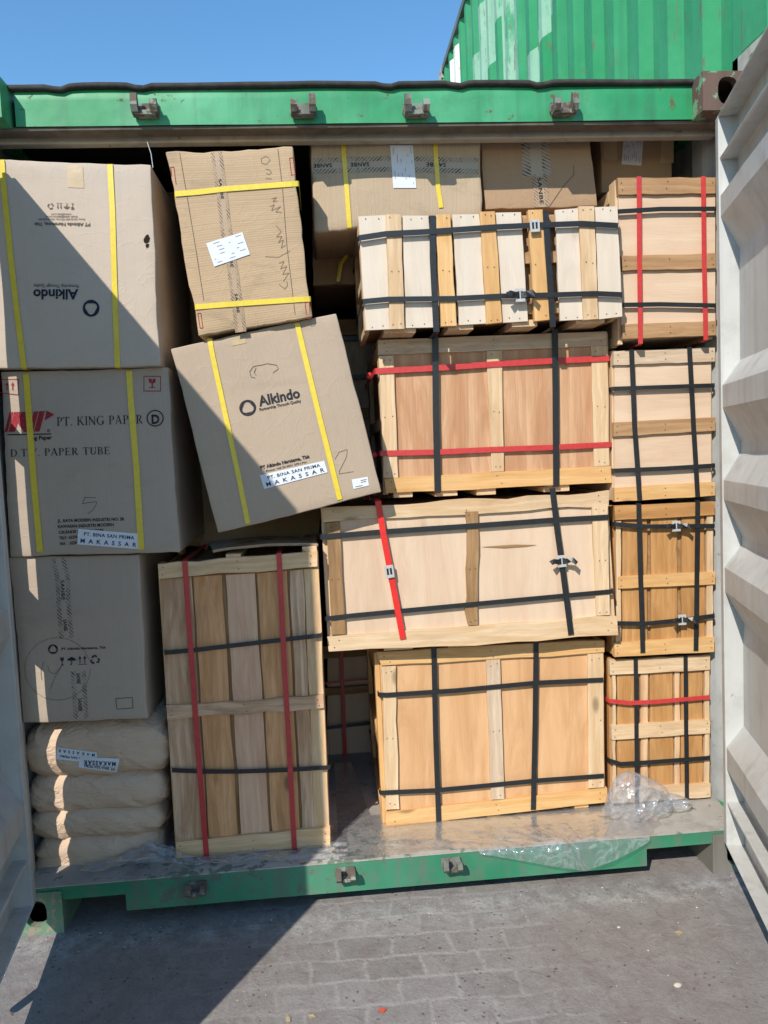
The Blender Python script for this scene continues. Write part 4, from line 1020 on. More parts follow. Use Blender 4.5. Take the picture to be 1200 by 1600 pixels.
# lower box with printed tape
k3 = carton('cardboard_box', 'box with small black symbols and patterned tape, on top of the bags', [(14, 871), (217, 866), (231, 1124), (37, 1129)], 0.10, 0.6, M['card_g'], 'cardboard boxes', seed=3)
tape(k3, [J_(362, 285), J_(390, 400), J_(400, 600), J_(418, 790)], 22, 'tape_grey', [(0.38, .62), (.8, .95)])
tape(k3, [J_(490, 995), J_(498, 1140), J_(508, 1290)], 23, 'tape_grey', [(.05, .3), (.6, .85)])
art(k3, 'logo_ring', ic_ring(), art_map(J_(302, 888), J_(364, 886), 15), M['ink'])
text(k3, 'PT Alkindo Naratama, Tbk', J_(386, 862), J_(664, 852), 3.4, M['ink'], 0.03)
mk = lambda f, x0, x1, y0, y1: (f, art_map(J_(x0, y1), J_(x1, y1 - 2), (y1 - y0) / 4))
icons(k3, [mk(ic_glass, 374, 408, 908, 958), mk(ic_umb, 420, 480, 906, 956), mk(ic_arrows, 490, 546, 898, 954), mk(ic_recycle, 564, 626, 892, 950)], M['ink'])
px_strokes(k3, 'print', [[J_(724, 1166), J_(828, 1158), J_(832, 1224), J_(732, 1232), J_(724, 1166)]], 0.8, M['ink'])
cir = [(360 + 205 * math.cos(t / 20 * PI), 980 + 195 * math.sin(t / 20 * PI)) for t in range(0, 39)]
px_strokes(k3, 'handwriting', [[J_(*q) for q in cir], [J_(275, 935), J_(256, 990), J_(262, 1050)], [J_(300, 962), J_(312, 1000), J_(345, 1010), J_(392, 955), J_(345, 1030), J_(315, 1108)]], 0.6, M['ink_pen'])
# leaning box
k4 = carton('cardboard_box', 'tilted beige box with upright ring logo, leaning in the middle on a pale crate', [(266, 546), (525, 489), (596, 770), (341, 833)], 0.055, 0.5, M['card_b'], 'cardboard boxes', seed=4, amp=0.0035)
pstrap(k4, 'strap', [L_(232, 172), L_(250, 270), L_(330, 640), L_(390, 920), L_(437, 1158)], 7.5, M['yellow'])
pstrap(k4, 'strap', [L_(700, 88), L_(760, 340), L_(820, 590), L_(880, 830), L_(929, 1030)], 8, M['yellow'])
art(k4, 'logo_ring', ic_ring(), art_map(L_(400, 590), L_(488, 572), 25), M['ink'])
text(k4, 'Alkindo', L_(498, 530), L_(718, 482), 15.5, M['ink'], 0.03)
text(k4, 'Partnership Through Quality', L_(500, 556), L_(722, 508), 4.4, M['ink'], 0.02)
text(k4, 'PT Alkindo Naratama, Tbk', L_(505, 868), L_(770, 806), 5.0, M['ink'], 0.04)
text(k4, 'Phone: +62 22 6031 270 | Fax', L_(535, 882), L_(752, 832), 2.6, M['ink'], 0.02)
address_label(k4, [L_(500, 900), L_(845, 822), L_(864, 884), L_(524, 974)], 'PT. BINA SAN PRIMA', 'MAKASSAR')
px_strokes(k4, 'handwriting', [[L_(902, 815), L_(925, 775), L_(968, 762), L_(965, 800), L_(925, 880), L_(925, 892), L_(965, 886), L_(1002, 880)]], 0.6, M['ink_pen'])
px_strokes(k4, 'scuff', [[L_(500, 310), L_(465, 318), L_(446, 345), L_(455, 375), L_(475, 378)], [L_(480, 325), L_(470, 350), L_(480, 365)], [L_(500, 312), L_(540, 302), L_(590, 310), L_(600, 330), L_(570, 352)]], 0.8, M['ink_brown'])
sl = decal(k4, 'label', [L_(992, 922), L_(1078, 908), L_(1085, 955), L_(1002, 974)], M['paper'], (4, 3), 0.002)
px_strokes(k4, 'print', [[L_(1040, 928), L_(1072, 922)], [L_(1042, 938), L_(1070, 932)], [L_(1012, 962), L_(1050, 954)]], 0.8, M['ink_brown'], 0.003, sl)
decal(k4, 'tape', [L_(345, 178), L_(422, 162), L_(428, 192), L_(350, 208)], M['tape'], (3, 3))
# brown ribbed box at the top with two horizontal bands
k5 = carton('cardboard_box', 'brown ribbed box with two level yellow bands and a tilted white form', [M_(92, 138), M_(1002, 84), M_(1140, 1315), M_(332, 1455)], 0.035, 0.42, M['card_ribbed'], 'cardboard boxes', seed=5, amp=0.008, uvrot=False, sx=-0.02)
pstrap(k5, 'strap', [M_(160, 431), M_(320, 418), M_(520, 395), M_(1040, 356)], 8, M['yellow'], horiz=True)
pstrap(k5, 'strap', [M_(306, 1245), M_(520, 1228), M_(700, 1215), M_(1125, 1187)], 8, M['yellow'], horiz=True)
tape(k5, [M_(452, 128), M_(492, 420), M_(525, 700), M_(575, 1010), M_(630, 1425)], 17, 'tape_print', [(.2, .32), (.62, .74), (.84, .95)])
px_strokes(k5, 'fold_line', [[M_(188, 135), M_(238, 430), M_(300, 800), M_(362, 1200)], [M_(895, 105), M_(930, 400), M_(960, 800), M_(1020, 1300)]], 0.7, M['ink_pen'])
form_label(k5, [M_(380, 786), M_(640, 706), M_(696, 866), M_(438, 955)], (8, 6), seed=3)
px_strokes(k5, 'handwriting', [[M_(800, 160), M_(775, 175), M_(780, 210), M_(815, 215), M_(840, 185), M_(820, 160), M_(800, 162)], [M_(808, 318), M_(850, 320)], [M_(808, 250), M_(835, 255), M_(850, 275), M_(830, 290), M_(812, 280)],
    [M_(850, 465), M_(885, 455), M_(860, 485), M_(892, 480)], [M_(838, 520), M_(870, 505), M_(850, 550), M_(915, 520), M_(880, 560), M_(920, 560)], [M_(885, 660), M_(920, 700), M_(885, 740), M_(925, 735), M_(900, 780), M_(935, 760), M_(920, 820), M_(950, 800)],
    [M_(805, 882), M_(900, 885), M_(985, 840)], [M_(905, 930), M_(940, 915), M_(915, 970), M_(960, 950), M_(930, 1010), M_(975, 1000), M_(935, 1060)], [M_(905, 1080), M_(945, 1115), M_(965, 1090), M_(960, 1060)]], 0.6, M['ink_pen'])
for q in ([(122, 238), (146, 235), (162, 360), (138, 364)], [(980, 172), (1005, 168), (1022, 290), (994, 295)], [(318, 1290), (340, 1288), (356, 1396), (336, 1398)], [(1092, 1215), (1122, 1210), (1130, 1325), (1105, 1328)]):
    px_strokes(k5, 'handling_mark', [[M_(*p) for p in q + [q[0]]]], 1.0, M['ink_red'])
# pale ribbed box under the header
k6 = carton('cardboard_box', 'pale ribbed box with level patterned tape, directly under the header', [(482, 186), (750, 184), (754, 338), (491, 362)], 0.205, 0.5, M['card_ribv'], 'cardboard boxes', seed=6, amp=0.007, r=0.01)
tape(k6, [N_(40, 205), N_(560, 190), N_(1105, 205)], 24, 'tape_grey', [(.12, .03), (.38, .25), (.82, .72)])
pstrap(k6, 'strap', [(535, 200), (537, 240), (542, 300), (546, 356)], 7, M['yellow'], top=False)
pstrap(k6, 'strap', [(679, 200), (681, 245), (684, 290), (689, 325)], 7, M['yellow'], top=False, bot=False)
form_label(k6, [N_(535, 72), N_(682, 70), N_(705, 348), N_(556, 348)], (6, 9), True, 5)
# brown box behind the slatted crate
k8 = carton('cardboard_box', 'brown box with wide worn tape, on top of the pale slatted crate', [(748, 186), (918, 186), (934, 321), (759, 328)], 0.235, 0.5, M['card_brown'], 'cardboard boxes', seed=8)
tape(k8, [A_(295, -40), A_(298, 80), A_(305, 200)], 44, 'tape_grey', []); tape(k8, [A_(312, 190), A_(325, 280), A_(328, 350)], 23, 'tape_print', [(.1, .9)], n=(4, 10))
px_strokes(k8, 'crease', [[A_(480, 150), A_(482, 195), A_(430, 250), A_(365, 345)]], 0.8, M['ink_pen'])
k9 = carton('cardboard_box', 'brown box with two pale tape squares in the top right corner', [(936, 170), (1046, 168), (1052, 300), (940, 300)], 0.34, 0.4, M['card_brown'], 'cardboard boxes', seed=9)
decal(k9, 'tape', [A_(625, 22), A_(688, 22), A_(690, 122), A_(625, 122)], M['tape'], (3, 4)); decal(k9, 'tape', [A_(902, 28), A_(962, 28), A_(960, 138), A_(898, 138)], M['tape'], (3, 4))
form_label(k9, [A_(722, -10), A_(818, -10), A_(805, 152), A_(710, 145)], (4, 6), True, 8, 9)
# shaded boxes further in
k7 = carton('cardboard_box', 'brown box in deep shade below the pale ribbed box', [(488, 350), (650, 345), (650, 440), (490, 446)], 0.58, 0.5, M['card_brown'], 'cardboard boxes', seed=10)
mb = MB(); q = [onY(p, .54) for p in ((553, 372), (545, 395), (533, 412), (528, 440))]
mb.ribbon(q, [V((0, -1, 0)), V((.4, -1, 0)), V((-.3, -1, 0)), V((0, -1, 0))], 0.014); lw = mb.build('loose_strap', M['yellow']); tag(lw, 'loose yellow band end dangling below the pale ribbed box', 'strap')
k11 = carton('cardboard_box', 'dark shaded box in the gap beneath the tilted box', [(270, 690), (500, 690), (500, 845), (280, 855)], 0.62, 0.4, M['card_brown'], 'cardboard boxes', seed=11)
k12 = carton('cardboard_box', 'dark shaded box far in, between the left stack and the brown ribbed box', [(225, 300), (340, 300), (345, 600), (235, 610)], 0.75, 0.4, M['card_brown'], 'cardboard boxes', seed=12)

# flattened carton lying on the tall crate
mb = MB(); P = []
fl, fr, bl_, br_ = onY((333, 863), .125), onY((497, 853), .125), onY((326, 849), .40), onY((478, 842), .40)
for j in range(9):
    row = []
    for i in range(15):
        u, v = i / 14, j / 8; p = (fl * (1 - u) + fr * u) * (1 - v) + (bl_ * (1 - u) + br_ * u) * v
        row.append(p + V((0, 0, 0.006 + 0.010 * math.sin(PI * u) + 0.004 * noise.noise(V((u * 4, v * 4, 3))))))
    P.append(row)
low = [[p - V((0, 0, 0.006)) for p in r] for r in P]
mb.grid(P, 14, 8, lambda i, j: (i * .03, j * .03)); mb.grid(low, 14, 8, lambda i, j: (i * .03, j * .03), flip=True)
mb.grid([low[0], P[0]], 14, 1, lambda i, j: (i * .03, j * .01)); mb.grid([r[:1] + [0] for r in []], 0, 0) if 0 else None
fc = Thing('flattened_carton', 'flattened brown carton lying on top of the tall plank crate', 'cardboard', (fl + br_) / 2)
fc.part('sheet', mb, M['card_b'], smooth=False)
mb = MB(); P2 = [[p + V((0, 0, .0012)) for p in P[0]], [p + V((0, 0.0, .0012)) for p in P[1]]]; P2[0] = [p + V((0, -.0008, -.0012 - .006)) for p in P[0]]; 
mb.grid([P2[0], [p + V((0, -.0012, .001)) for p in P[0]], [p + V((0, 0, .0012)) for p in P[1]]], 14, 2, lambda i, j: (j / 2, i * .035)); fc.part('tape', mb, M['tape_print'])
mb = MB()
for k, (u, v, l) in enumerate(((.30, .45, .02), (.36, .5, .03), (.42, .45, .02), (.55, .5, .03), (.62, .5, .02))):
    p = P[int(v * 8)][int(u * 14)] + V((0, 0, .0015)); mb.face([p, p + V((l, 0, .0)), p + V((l, .012, 0)), p + V((0, .012, 0))])
fc.part('print', mb, M['ink'])
# twine
mb = MB(); q = [onY(p, .10) for p in ((230, 222), (236, 240), (239, 262))]; mb.tube(q, 0.0009, 5); tw = mb.build('twine', M['paper']); tag(tw, 'thin pale twine hanging above the corner of the upside-down box', 'string')

# ================================================================ paper sacks
def sack(label, px, yf, D, seed, parent_label=None):
    (xl, zt_), (xr, zb_) = px
    TL = onY((xl, zt_), yf + .05); BR = onY((xr, zb_), yf + .05); x0, x1, z1, z0 = TL.x, BR.x, TL.z, BR.z
    th = Thing('paper_bag', label, 'bag', ((x0 + x1) / 2, yf + D / 2, z0), 'kraft paper bags stacked under the left boxes')
    cx_, cy_, cz_ = (x0 + x1) / 2, yf + D / 2, (z0 + z1) / 2; hx, hy, hz = (x1 - x0) / 2, D / 2, (z1 - z0) / 2
    nu, nv = 90, 80; P = []
    for i in range(nu + 1):
        s = -1 + 2 * i / nu; s = math.copysign(1 - (1 - abs(s)) ** 1.35, s); row = []
        e = max(0, 1 - abs(s) ** 7) ** 0.5; pin = 0.10 + 0.90 * e; py = 0.84 + 0.16 * e
        for j in range(nv + 1):
            a = 2 * PI * j / nv; c, sn = math.cos(a), math.sin(a)
            yy = math.copysign(abs(c) ** 0.36, c); zz = math.copysign(abs(sn) ** 0.62, sn)
            p = V((cx_ + hx * s, cy_ + hy * yy * py, cz_ + hz * zz * pin))
            k = abs(s) ** 4
            q = V((p.x * 7, p.y * 7, p.z * 10 + seed * 9))
            wr = noise.noise(q) * .006 + noise.noise(q * 2.3) * .004 + .006 * max(0, 1 - abs(noise.noise(V((p.x * 6 + p.z * 9, p.y * 5, seed * 2.1)))) * 9)
            rid = (1 - abs(noise.noise(V((p.x * 5 + seed, p.y * 6, p.z * 26))) * 2)) * 0.014 * k
            rid2 = (1 - abs(noise.noise(V((p.x * 9 + p.z * 14, p.y * 3, seed * 3.3))) * 2.2)) * 0.004
            nrm = V((0, yy, zz * .8)).normalized()
            p = p + nrm * (wr + rid + rid2); p.x += noise.noise(V((p.z * 25, p.y * 8, seed))) * .016 * k
            p.z -= 0.010 * math.cos(PI * s / 2) * 0 + .012 * k * (1 if s > 0 else .3)
            row.append(p)
        P.append(row)
    mb = MB(); mb.grid(P, nv, nu, lambda i, j: (i * .02, j * .01)); mb.face(P[0][:-1][::-1], [(0, 0)] * nv); mb.face(P[-1][:-1], [(0, 0)] * nv)
    th.part('sack_body', mb, M['sack'], smooth=True); th.bvh = mb.bvh(); th.yf = yf; return th
s1 = sack('plump brown paper bag with overlapping white address labels, topmost of the bag pile', ((38, 1126), (269, 1204)), .125, .55, 1)
sack('brown paper bag second from the top of the bag pile', ((46, 1203), (263, 1257)), .13, .55, 2)
sack('thin brown paper bag third from the top of the bag pile', ((50, 1256), (262, 1298)), .13, .55, 3)
sack('lowest brown paper bag, lying on the container floor beside crumpled film', ((54, 1298), (258, 1358)), .13, .55, 4)
G_ = lambda x, y: (30 + .2167 * x, 1080 + .2167 * y)
def flip_label(th, quad, l1, l2):
    TL, TR, BR, BL = quad; return address_label(th, [BR, BL, TL, TR], l1, l2)
flip_label(s1, [G_(275, 403), G_(562, 440), G_(562, 520), G_(268, 488)], 'PT. BINA SAN PRIMA', 'MAKASSAR')
lbq = decal(s1, 'label', [G_(440, 470), G_(726, 482), G_(706, 586), G_(430, 545)], M['paper'], (12, 4), 0.0045)
text(s1, 'PT. BINA SAN PRIMA', G_(690, 545), G_(470, 520), 5, M['ink_label'], 0.02, 1.1, 0.0055, lbq); text(s1, 'MAKASSAR', G_(700, 507), G_(470, 492), 6.5, M['ink_label'], 0.03, 1.3, 0.0055, lbq)

# ================================================================ wooden crates
GR = 'wooden crates in the open container'
# slatted pale crate
c1 = Crate('pale crate faced with upright slats and orange battens, second crate column, topmost', [Z_(28, 76), Z_(1158, 34), Z_(1180, 518), Z_(58, 578)], 0.11, 0.42, M['pine_brown'], GR, gap=0.045)
for (a, b, m_, o_) in (((28, 78, 148, 72, 60, 575, 165, 570), 0, 'ply_grey', 0), ((218, 75, 335, 75, 235, 565, 357, 562), 0, 'ply_grey', 0), ((437, 70, 556, 68, 468, 552, 585, 545), 0, 'ply_grey', 0),
        ((627, 62, 738, 60, 658, 542, 768, 535), 0, 'ply_grey', 0), ((887, 50, 990, 42, 907, 533, 1010, 528), 0, 'ply_grey', 0), ((1060, 38, 1158, 34, 1077, 527, 1180, 514), 0, 'ply_grey', 0)):
    x0, y0, x1, y1, x2, y2, x3, y3 = a; c1.plank([Z_(x0, y0), Z_(x1, y1), Z_(x3, y3), Z_(x2, y2)], M[m_], 0.012, 0, 'slat')
for a, m_ in (((148, 69, 215, 69, 165, 570, 230, 568), 'pine'), ((365, 70, 430, 68, 388, 558, 457, 555), 'pine_yellow'), ((558, 58, 625, 56, 588, 547, 655, 540), 'pine_yellow'), ((768, 50, 832, 48, 797, 535, 865, 528), 'pine_yellow'), ((988, 34, 1058, 34, 1010, 530, 1075, 525), 'pine')):
    x0, y0, x1, y1, x2, y2, x3, y3 = a; c1.plank([Z_(x0, y0), Z_(x1, y1), Z_(x3, y3), Z_(x2, y2)], M[m_], 0.022, 0.010)
for ya, yb in ((90, 140), (250, 300), (470, 520)):   # cross rails seen through the gaps
    c1.plank([Z_(330, ya), Z_(1100, ya - 28), Z_(1100, yb - 28), Z_(330, yb)], M['pine_brown'], 0.02, -0.014)
c1.sides(M['pine'], runners=[(600, 650, 521), (700, 740, 516), (800, 840, 511), (900, 945, 506)])
for p in ([(352, 75), (352, 260), (368, 582)], [(844, 55), (852, 200), (876, 560)]): c1.vstrap([Z_(*q) for q in p], 9.5, M['strap_black'], 0.013)
c1.hstrap([Z_(*q) for q in ((30, 173), (148, 155), (345, 145), (630, 125), (780, 118), (1000, 110), (1160, 119))], 8.5, M['strap_black'], 0.0155)
c1.hstrap([Z_(*q) for q in ((48, 450), (160, 440), (440, 437), (660, 426), (740, 425), (870, 421), (1060, 415), (1178, 420))], 8, M['strap_black'], 0.0155)
c1.buckle(Z_(797, 120), 15, 19, 0.05, False, out=0.023); c1.buckle(Z_(733, 422), 15, 21, 0.03, True, out=0.023)
# red-strapped plywood crate
c2 = Crate('reddish plywood crate with two red level straps, right under the slatted crate', [T_(75, 145), T_(745, 124), T_(757, 565), T_(93, 600)], 0.22, 0.6, M['ply_red'], GR)
c2.plank([T_(118, 165), T_(738, 140), T_(744, 540), T_(133, 575)], M['ply_red'], 0.010, -0.011, 'panel', jit=0)
c2.plank([T_(75, 150), T_(735, 125), T_(735, 166), T_(75, 194)], M['board_grey']); c2.plank([T_(93, 549), T_(746, 513), T_(750, 561), T_(98, 593)], M['pine_yellow'])
c2.plank([T_(78, 196), T_(120, 194), T_(134, 547), T_(92, 548)], M['pine']); c2.plank([T_(388, 182), T_(432, 180), T_(440, 528), T_(403, 530)], M['pine']); c2.plank([T_(690, 168), T_(738, 167), T_(743, 512), T_(698, 515)], M['pine'])
c2.sides(M['pine'], runners=[(560 + 55, 645, 778), (680, 715, 776), (745, 775, 774), (850, 890, 769)])
for p in ([(240, 138), (242, 360), (247, 590)], [(585, 118), (587, 300), (589, 572)]): c2.vstrap([T_(*q) for q in p], 10, M['strap_black'], 0.0045)
c2.hstrap([T_(*q) for q in ((68, 240), (240, 231), (420, 219), (580, 210), (742, 203))], 9, M['strap_red'], 0.003); c2.hstrap([T_(*q) for q in ((82, 477), (250, 473), (400, 466), (570, 460), (748, 451))], 8.5, M['strap_red'], 0.003)
# long pale crate
c3 = Crate('long pale crate with a short dark post at its centre and one slanted red strap', [(501, 794), (953, 767), (966, 992), (513, 1020)], 0.15, 0.62, M['ply_light'], GR)
c3.plank([(525, 812), (945, 790), (955, 968), (535, 993)], M['ply_light'], 0.010, -0.011, 'panel', jit=0)
c3.plank([(501, 795), (952, 768), (951, 789), (505, 816)], M['pine'], jit=0.006, n=14); c3.plank([(511, 993), (964, 963), (966, 992), (514, 1021)], M['pine'], jit=0.005, n=14)
c3.plank([(510, 817), (531, 815), (540, 991), (518, 992)], M['pine_dark']); c3.plank([T_(328, 645), T_(366, 644), T_(364, 972), T_(332, 973)], M['pine_dark'], jit=0.005); c3.plank([T_(692, 629), T_(738, 628), T_(744, 943), T_(706, 945)], M['pine'])
c3.sides(M['pine'], runners=[(600, 645, 1017), (700, 740, 1012)])
px3 = carton  # (kept short)
c3.vstrap([T_(*q) for q in ((75, 615), (92, 720), (112, 825), (147, 1012))], 9.5, M['strap_red2'], 0.0045); c3.vstrap([T_(*q) for q in ((578, 578), (592, 700), (606, 800), (632, 1000))], 9.5, M['strap_black'], 0.0045)
c3.hstrap([(501, 839), (600, 831), (750, 821), (860, 813), (951, 808)], 8.5, M['strap_black'], 0.003); c3.hstrap([(509, 967), (550, 962), (740, 944), (880, 931), (958, 924)], 7.5, M['strap_black'], 0.003)
c3.buckle(T_(108, 818), 14, 20, 0.1, False, out=0.010); c3.buckle(T_(605, 788), 14, 19, 0.05, True, out=0.010)
# bottom orange plywood crate
c4 = Crate('orange plywood crate standing on the container floor, bottom of the second crate column', [U_(65, 130), U_(728, 93), U_(738, 562), U_(90, 632)], 0.215, 0.6, M['ply_orange'], GR)
c4.plank([U_(120, 150), U_(725, 110), U_(730, 535), U_(130, 600)], M['ply_orange'], 0.010, -0.011, 'panel', jit=0)
c4.plank([U_(70, 128), U_(728, 92), U_(728, 131), U_(85, 167)], M['pine_yellow'], jit=0.003); c4.plank([U_(97, 590), U_(736, 519), U_(738, 561), U_(98, 632)], M['pine_yellow'])
c4.plank([U_(87, 170), U_(125, 168), U_(136, 580), U_(98, 582)], M['pine'], jit=0.003); c4.plank([U_(387, 150), U_(427, 148), U_(440, 551), U_(402, 553)], M['board_grey']); c4.plank([U_(680, 133), U_(726, 131), U_(728, 517), U_(683, 520)], M['pine'])
c4.sides(M['pine_yellow'], runners=[(690, 717, 1285), (761, 782, 1279), (898, 920, 1263)])
for p in ([(236, 112), (241, 360), (250, 614)], [(531, 92), (528, 330), (523, 582)]): c4.vstrap([U_(*q) for q in p], 8.5, M['strap_black'], 0.003)
c4.hstrap([U_(*q) for q in ((78, 250), (100, 251), (300, 238), (530, 216), (724, 207))], 7.5, M['strap_black'], 0.0045); c4.hstrap([U_(*q) for q in ((82, 533), (240, 526), (400, 511), (530, 498), (726, 484))], 7.5, M['strap_black'], 0.0045)
# tall plank crate
c5 = Crate('tall crate of upright weathered planks, red strapped, beside the paper bags', [W_(12, 152), W_(775, 92), W_(833, 1482), W_(100, 1546)], 0.11, 0.45, M['pine_dark'], GR)
for a, m_ in (((30, 228, 178, 217, 105, 1462, 256, 1455), 'warm_a'), ((188, 215, 322, 206, 262, 1455, 398, 1443), 'warm_b'), ((340, 206, 478, 198, 414, 1442, 548, 1428), 'warm_c'), ((487, 198, 628, 186, 560, 1428, 690, 1408), 'warm_b'), ((640, 186, 705, 180, 702, 1408, 760, 1400), 'warm_a'), ((708, 180, 780, 174, 762, 1400, 829, 1396), 'warm_pine')):
    x0, y0, x1, y1, x2, y2, x3, y3 = a; c5.plank([W_(x0, y0), W_(x1, y1), W_(x3, y3), W_(x2, y2)], M[m_], 0.012, -0.012, 'plank', jit=0.002, n=12)
c5.plank([W_(20, 155), W_(772, 94), W_(772, 168), W_(25, 226)], M['warm_pine'], jit=0.003); c5.plank([W_(60, 828), W_(800, 773), W_(803, 838), W_(65, 888)], M['warm_a'], jit=0.004); c5.plank([W_(105, 1466), W_(832, 1396), W_(833, 1482), W_(110, 1546)], M['warm_pine'])
c5.sides(M['warm_pine'], zs=(0.02, 0.13, 0.49, 0.93), runners=[(280, 300, 1345), (392, 412, 1334)])
c5.hstrap([W_(*q) for q in ((52, 573), (200, 560), (400, 536), (600, 513), (788, 491))], 7, M['strap_black'], 0.003); c5.hstrap([W_(*q) for q in ((88, 1127), (250, 1133), (400, 1133), (640, 1125), (828, 1113))], 7, M['strap_black'], 0.003)
c5.vstrap([W_(*q) for q in ((147, 140), (160, 350), (180, 620), (205, 980), (250, 1535))], 8.2, M['strap_red'], 0.0045); c5.vstrap([W_(*q) for q in ((591, 104), (605, 400), (620, 700), (638, 1000), (664, 1496))], 8, M['strap_red'], 0.0045)
for x_, y_ in ((340, 118), (700, 82)):
    a = onY(W_(x_, y_), .115); b = onY(W_(x_ + 70, y_), .115); mb = MB(); mb.box(a.x, b.x, .115, .50, a.z - .012, a.z + .006); c5.part('top_runner', mb, M['warm_pine'], bevel=.0015)
# right column, top to bottom
r1 = Crate('pale crate with brown rails and two upright red straps, top of the right-hand column', [A_(690, 202), A_(1163, 198), A_(1165, 985), A_(706, 1012)], 0.16, 0.6, M['ply_light'], GR)
r1.plank([A_(695, 235), A_(1163, 230), A_(1164, 950), A_(712, 965)], M['ply_light'], 0.010, -0.011, 'panel', jit=0)
r1.plank([A_(692, 208), A_(1163, 207), A_(1163, 284), A_(698, 290)], M['pine_brown']); r1.plank([A_(712, 584), A_(1164, 571), A_(1164, 646), A_(713, 655)], M['pine_brown']); r1.plank([A_(716, 914), A_(1165, 896), A_(1165, 966), A_(718, 984)], M['pine_brown'])
r1.sides(M['pine'])
for p in ([(795, 202), (797, 600), (802, 1006)], [(1104, 201), (1108, 600), (1116, 988)]): r1.vstrap([A_(*q) for q in p], 7.6, M['strap_red'], 0.003)
r1.hstrap([A_(*q) for q in ((697, 371), (900, 359), (1163, 358))], 7, M['strap_black'], 0.0045); r1.hstrap([A_(*q) for q in ((718, 820), (900, 817), (1165, 823))], 7, M['strap_black'], 0.0045)
r2 = Crate('pale panelled crate bound by black straps only, second from the top of the right-hand column', [T_(755, 175), T_(1046, 166), T_(1048, 600), T_(758, 617)], 0.20, 0.6, M['ply_light'], GR)
r2.plank([T_(757, 215), T_(1036, 205), T_(1037, 565), T_(757, 585)], M['ply_light'], 0.010, -0.011, 'panel', jit=0)
r2.plank([T_(755, 182), T_(1047, 171), T_(1047, 213), T_(755, 222)], M['board_grey']); r2.plank([T_(755, 388), T_(1048, 373), T_(1048, 412), T_(756, 430)], M['pine_brown']); r2.plank([T_(757, 577), T_(1047, 559), T_(1048, 600), T_(758, 617)], M['pine_yellow'])
r2.sides(M['pine'])
for p in ([(806, 176), (815, 400), (830, 614)], [(973, 169), (985, 400), (997, 602)]): r2.vstrap([T_(*q) for q in p], 8, M['strap_black'], 0.003)
r2.hstrap([T_(*q) for q in ((755, 291), (870, 287), (1046, 281))], 7, M['strap_black'], 0.0045); r2.hstrap([T_(*q) for q in ((758, 527), (900, 521), (1047, 512))], 7, M['strap_black'], 0.0045)
def slats(c, f, bands, ya, yb, off=0.0):
    for (x0, x1, m_) in bands: c.plank([f(x0, ya(x0)), f(x1, ya(x1)), f(x1 + off, yb(x1)), f(x0 + off, yb(x0))], M[m_], 0.012, -0.012 if m_ != 'pine' else -0.006, 'plank', jit=0.002)
r3 = Crate('orange-brown slatted crate with two pale buckles, third from the top of the right-hand column', [T_(757, 627), T_(1046, 615), U_(1046, 127), U_(757, 142)], 0.20, 0.6, M['pine_dark'], GR)
slats(r3, T_, ((762, 776, 'pine'), (780, 852, 'board_org'), (862, 938, 'board_org'), (950, 1018, 'board_org'), (1024, 1042, 'pine')), lambda x: 672 - (x - 757) * .05, lambda x: 1028 - (x - 757) * .06)
r3.plank([T_(757, 629), T_(1046, 616), T_(1046, 656), T_(760, 671)], M['board_org']); r3.plank([T_(768, 833), T_(1048, 818), T_(1048, 855), T_(768, 868)], M['pine_yellow']); r3.plank([U_(757, 101), U_(1045, 83), U_(1045, 127), U_(758, 142)], M['pine_yellow'])
r3.sides(M['board_org'])
for p in ([(827, 622), (830, 760), (839, 1052)], [(997, 614), (995, 800), (992, 1046)]): r3.vstrap([T_(*q) for q in p], 8, M['strap_black'], 0.0035)
r3.hstrap([T_(*q) for q in ((757, 681), (850, 688), (1046, 686))], 7, M['strap_black'], 0.0055); r3.hstrap([T_(*q) for q in ((765, 967), (850, 968), (950, 958), (1046, 945))], 7, M['strap_black'], 0.0055)
r3.buckle(T_(935, 687), 14, 17, 0, True, out=0.012); r3.buckle(T_(952, 957), 13, 17, 0, True, out=0.012)
r4 = Crate('brown slatted crate with one level red strap, at the bottom of the right-hand column', [U_(745, 148), U_(1033, 135), U_(1035, 546), U_(752, 566)], 0.225, 0.6, M['pine_dark'], GR)
slats(r4, U_, ((752, 762, 'pine'), (765, 826, 'board_org'), (834, 854, 'board_tan'), (860, 926, 'board_org'), (931, 946, 'board_tan'), (950, 1012, 'board_org'), (1018, 1032, 'pine')), lambda x: 190 - (x - 745) * .04, lambda x: 540 - (x - 745) * .06)
r4.plank([U_(743, 151), U_(1033, 136), U_(1033, 179), U_(745, 194)], M['pine']); r4.plank([U_(748, 341), U_(1033, 322), U_(1033, 362), U_(750, 382)], M['pine']); r4.plank([U_(752, 524), U_(1034, 506), U_(1035, 546), U_(753, 565)], M['pine'])
r4.sides(M['board_org'])
for p in ([(818, 143), (820, 300), (822, 562)], [(962, 136), (963, 300), (966, 549)]): r4.vstrap([U_(*q) for q in p], 7, M['strap_black'], 0.003)
r4.hstrap([U_(*q) for q in ((742, 268), (800, 274), (870, 271), (1032, 257))], 7, M['strap_red'], 0.0045); r4.hstrap([U_(*q) for q in ((745, 441), (775, 450), (870, 444), (1032, 432))], 7, M['strap_black'], 0.0045)
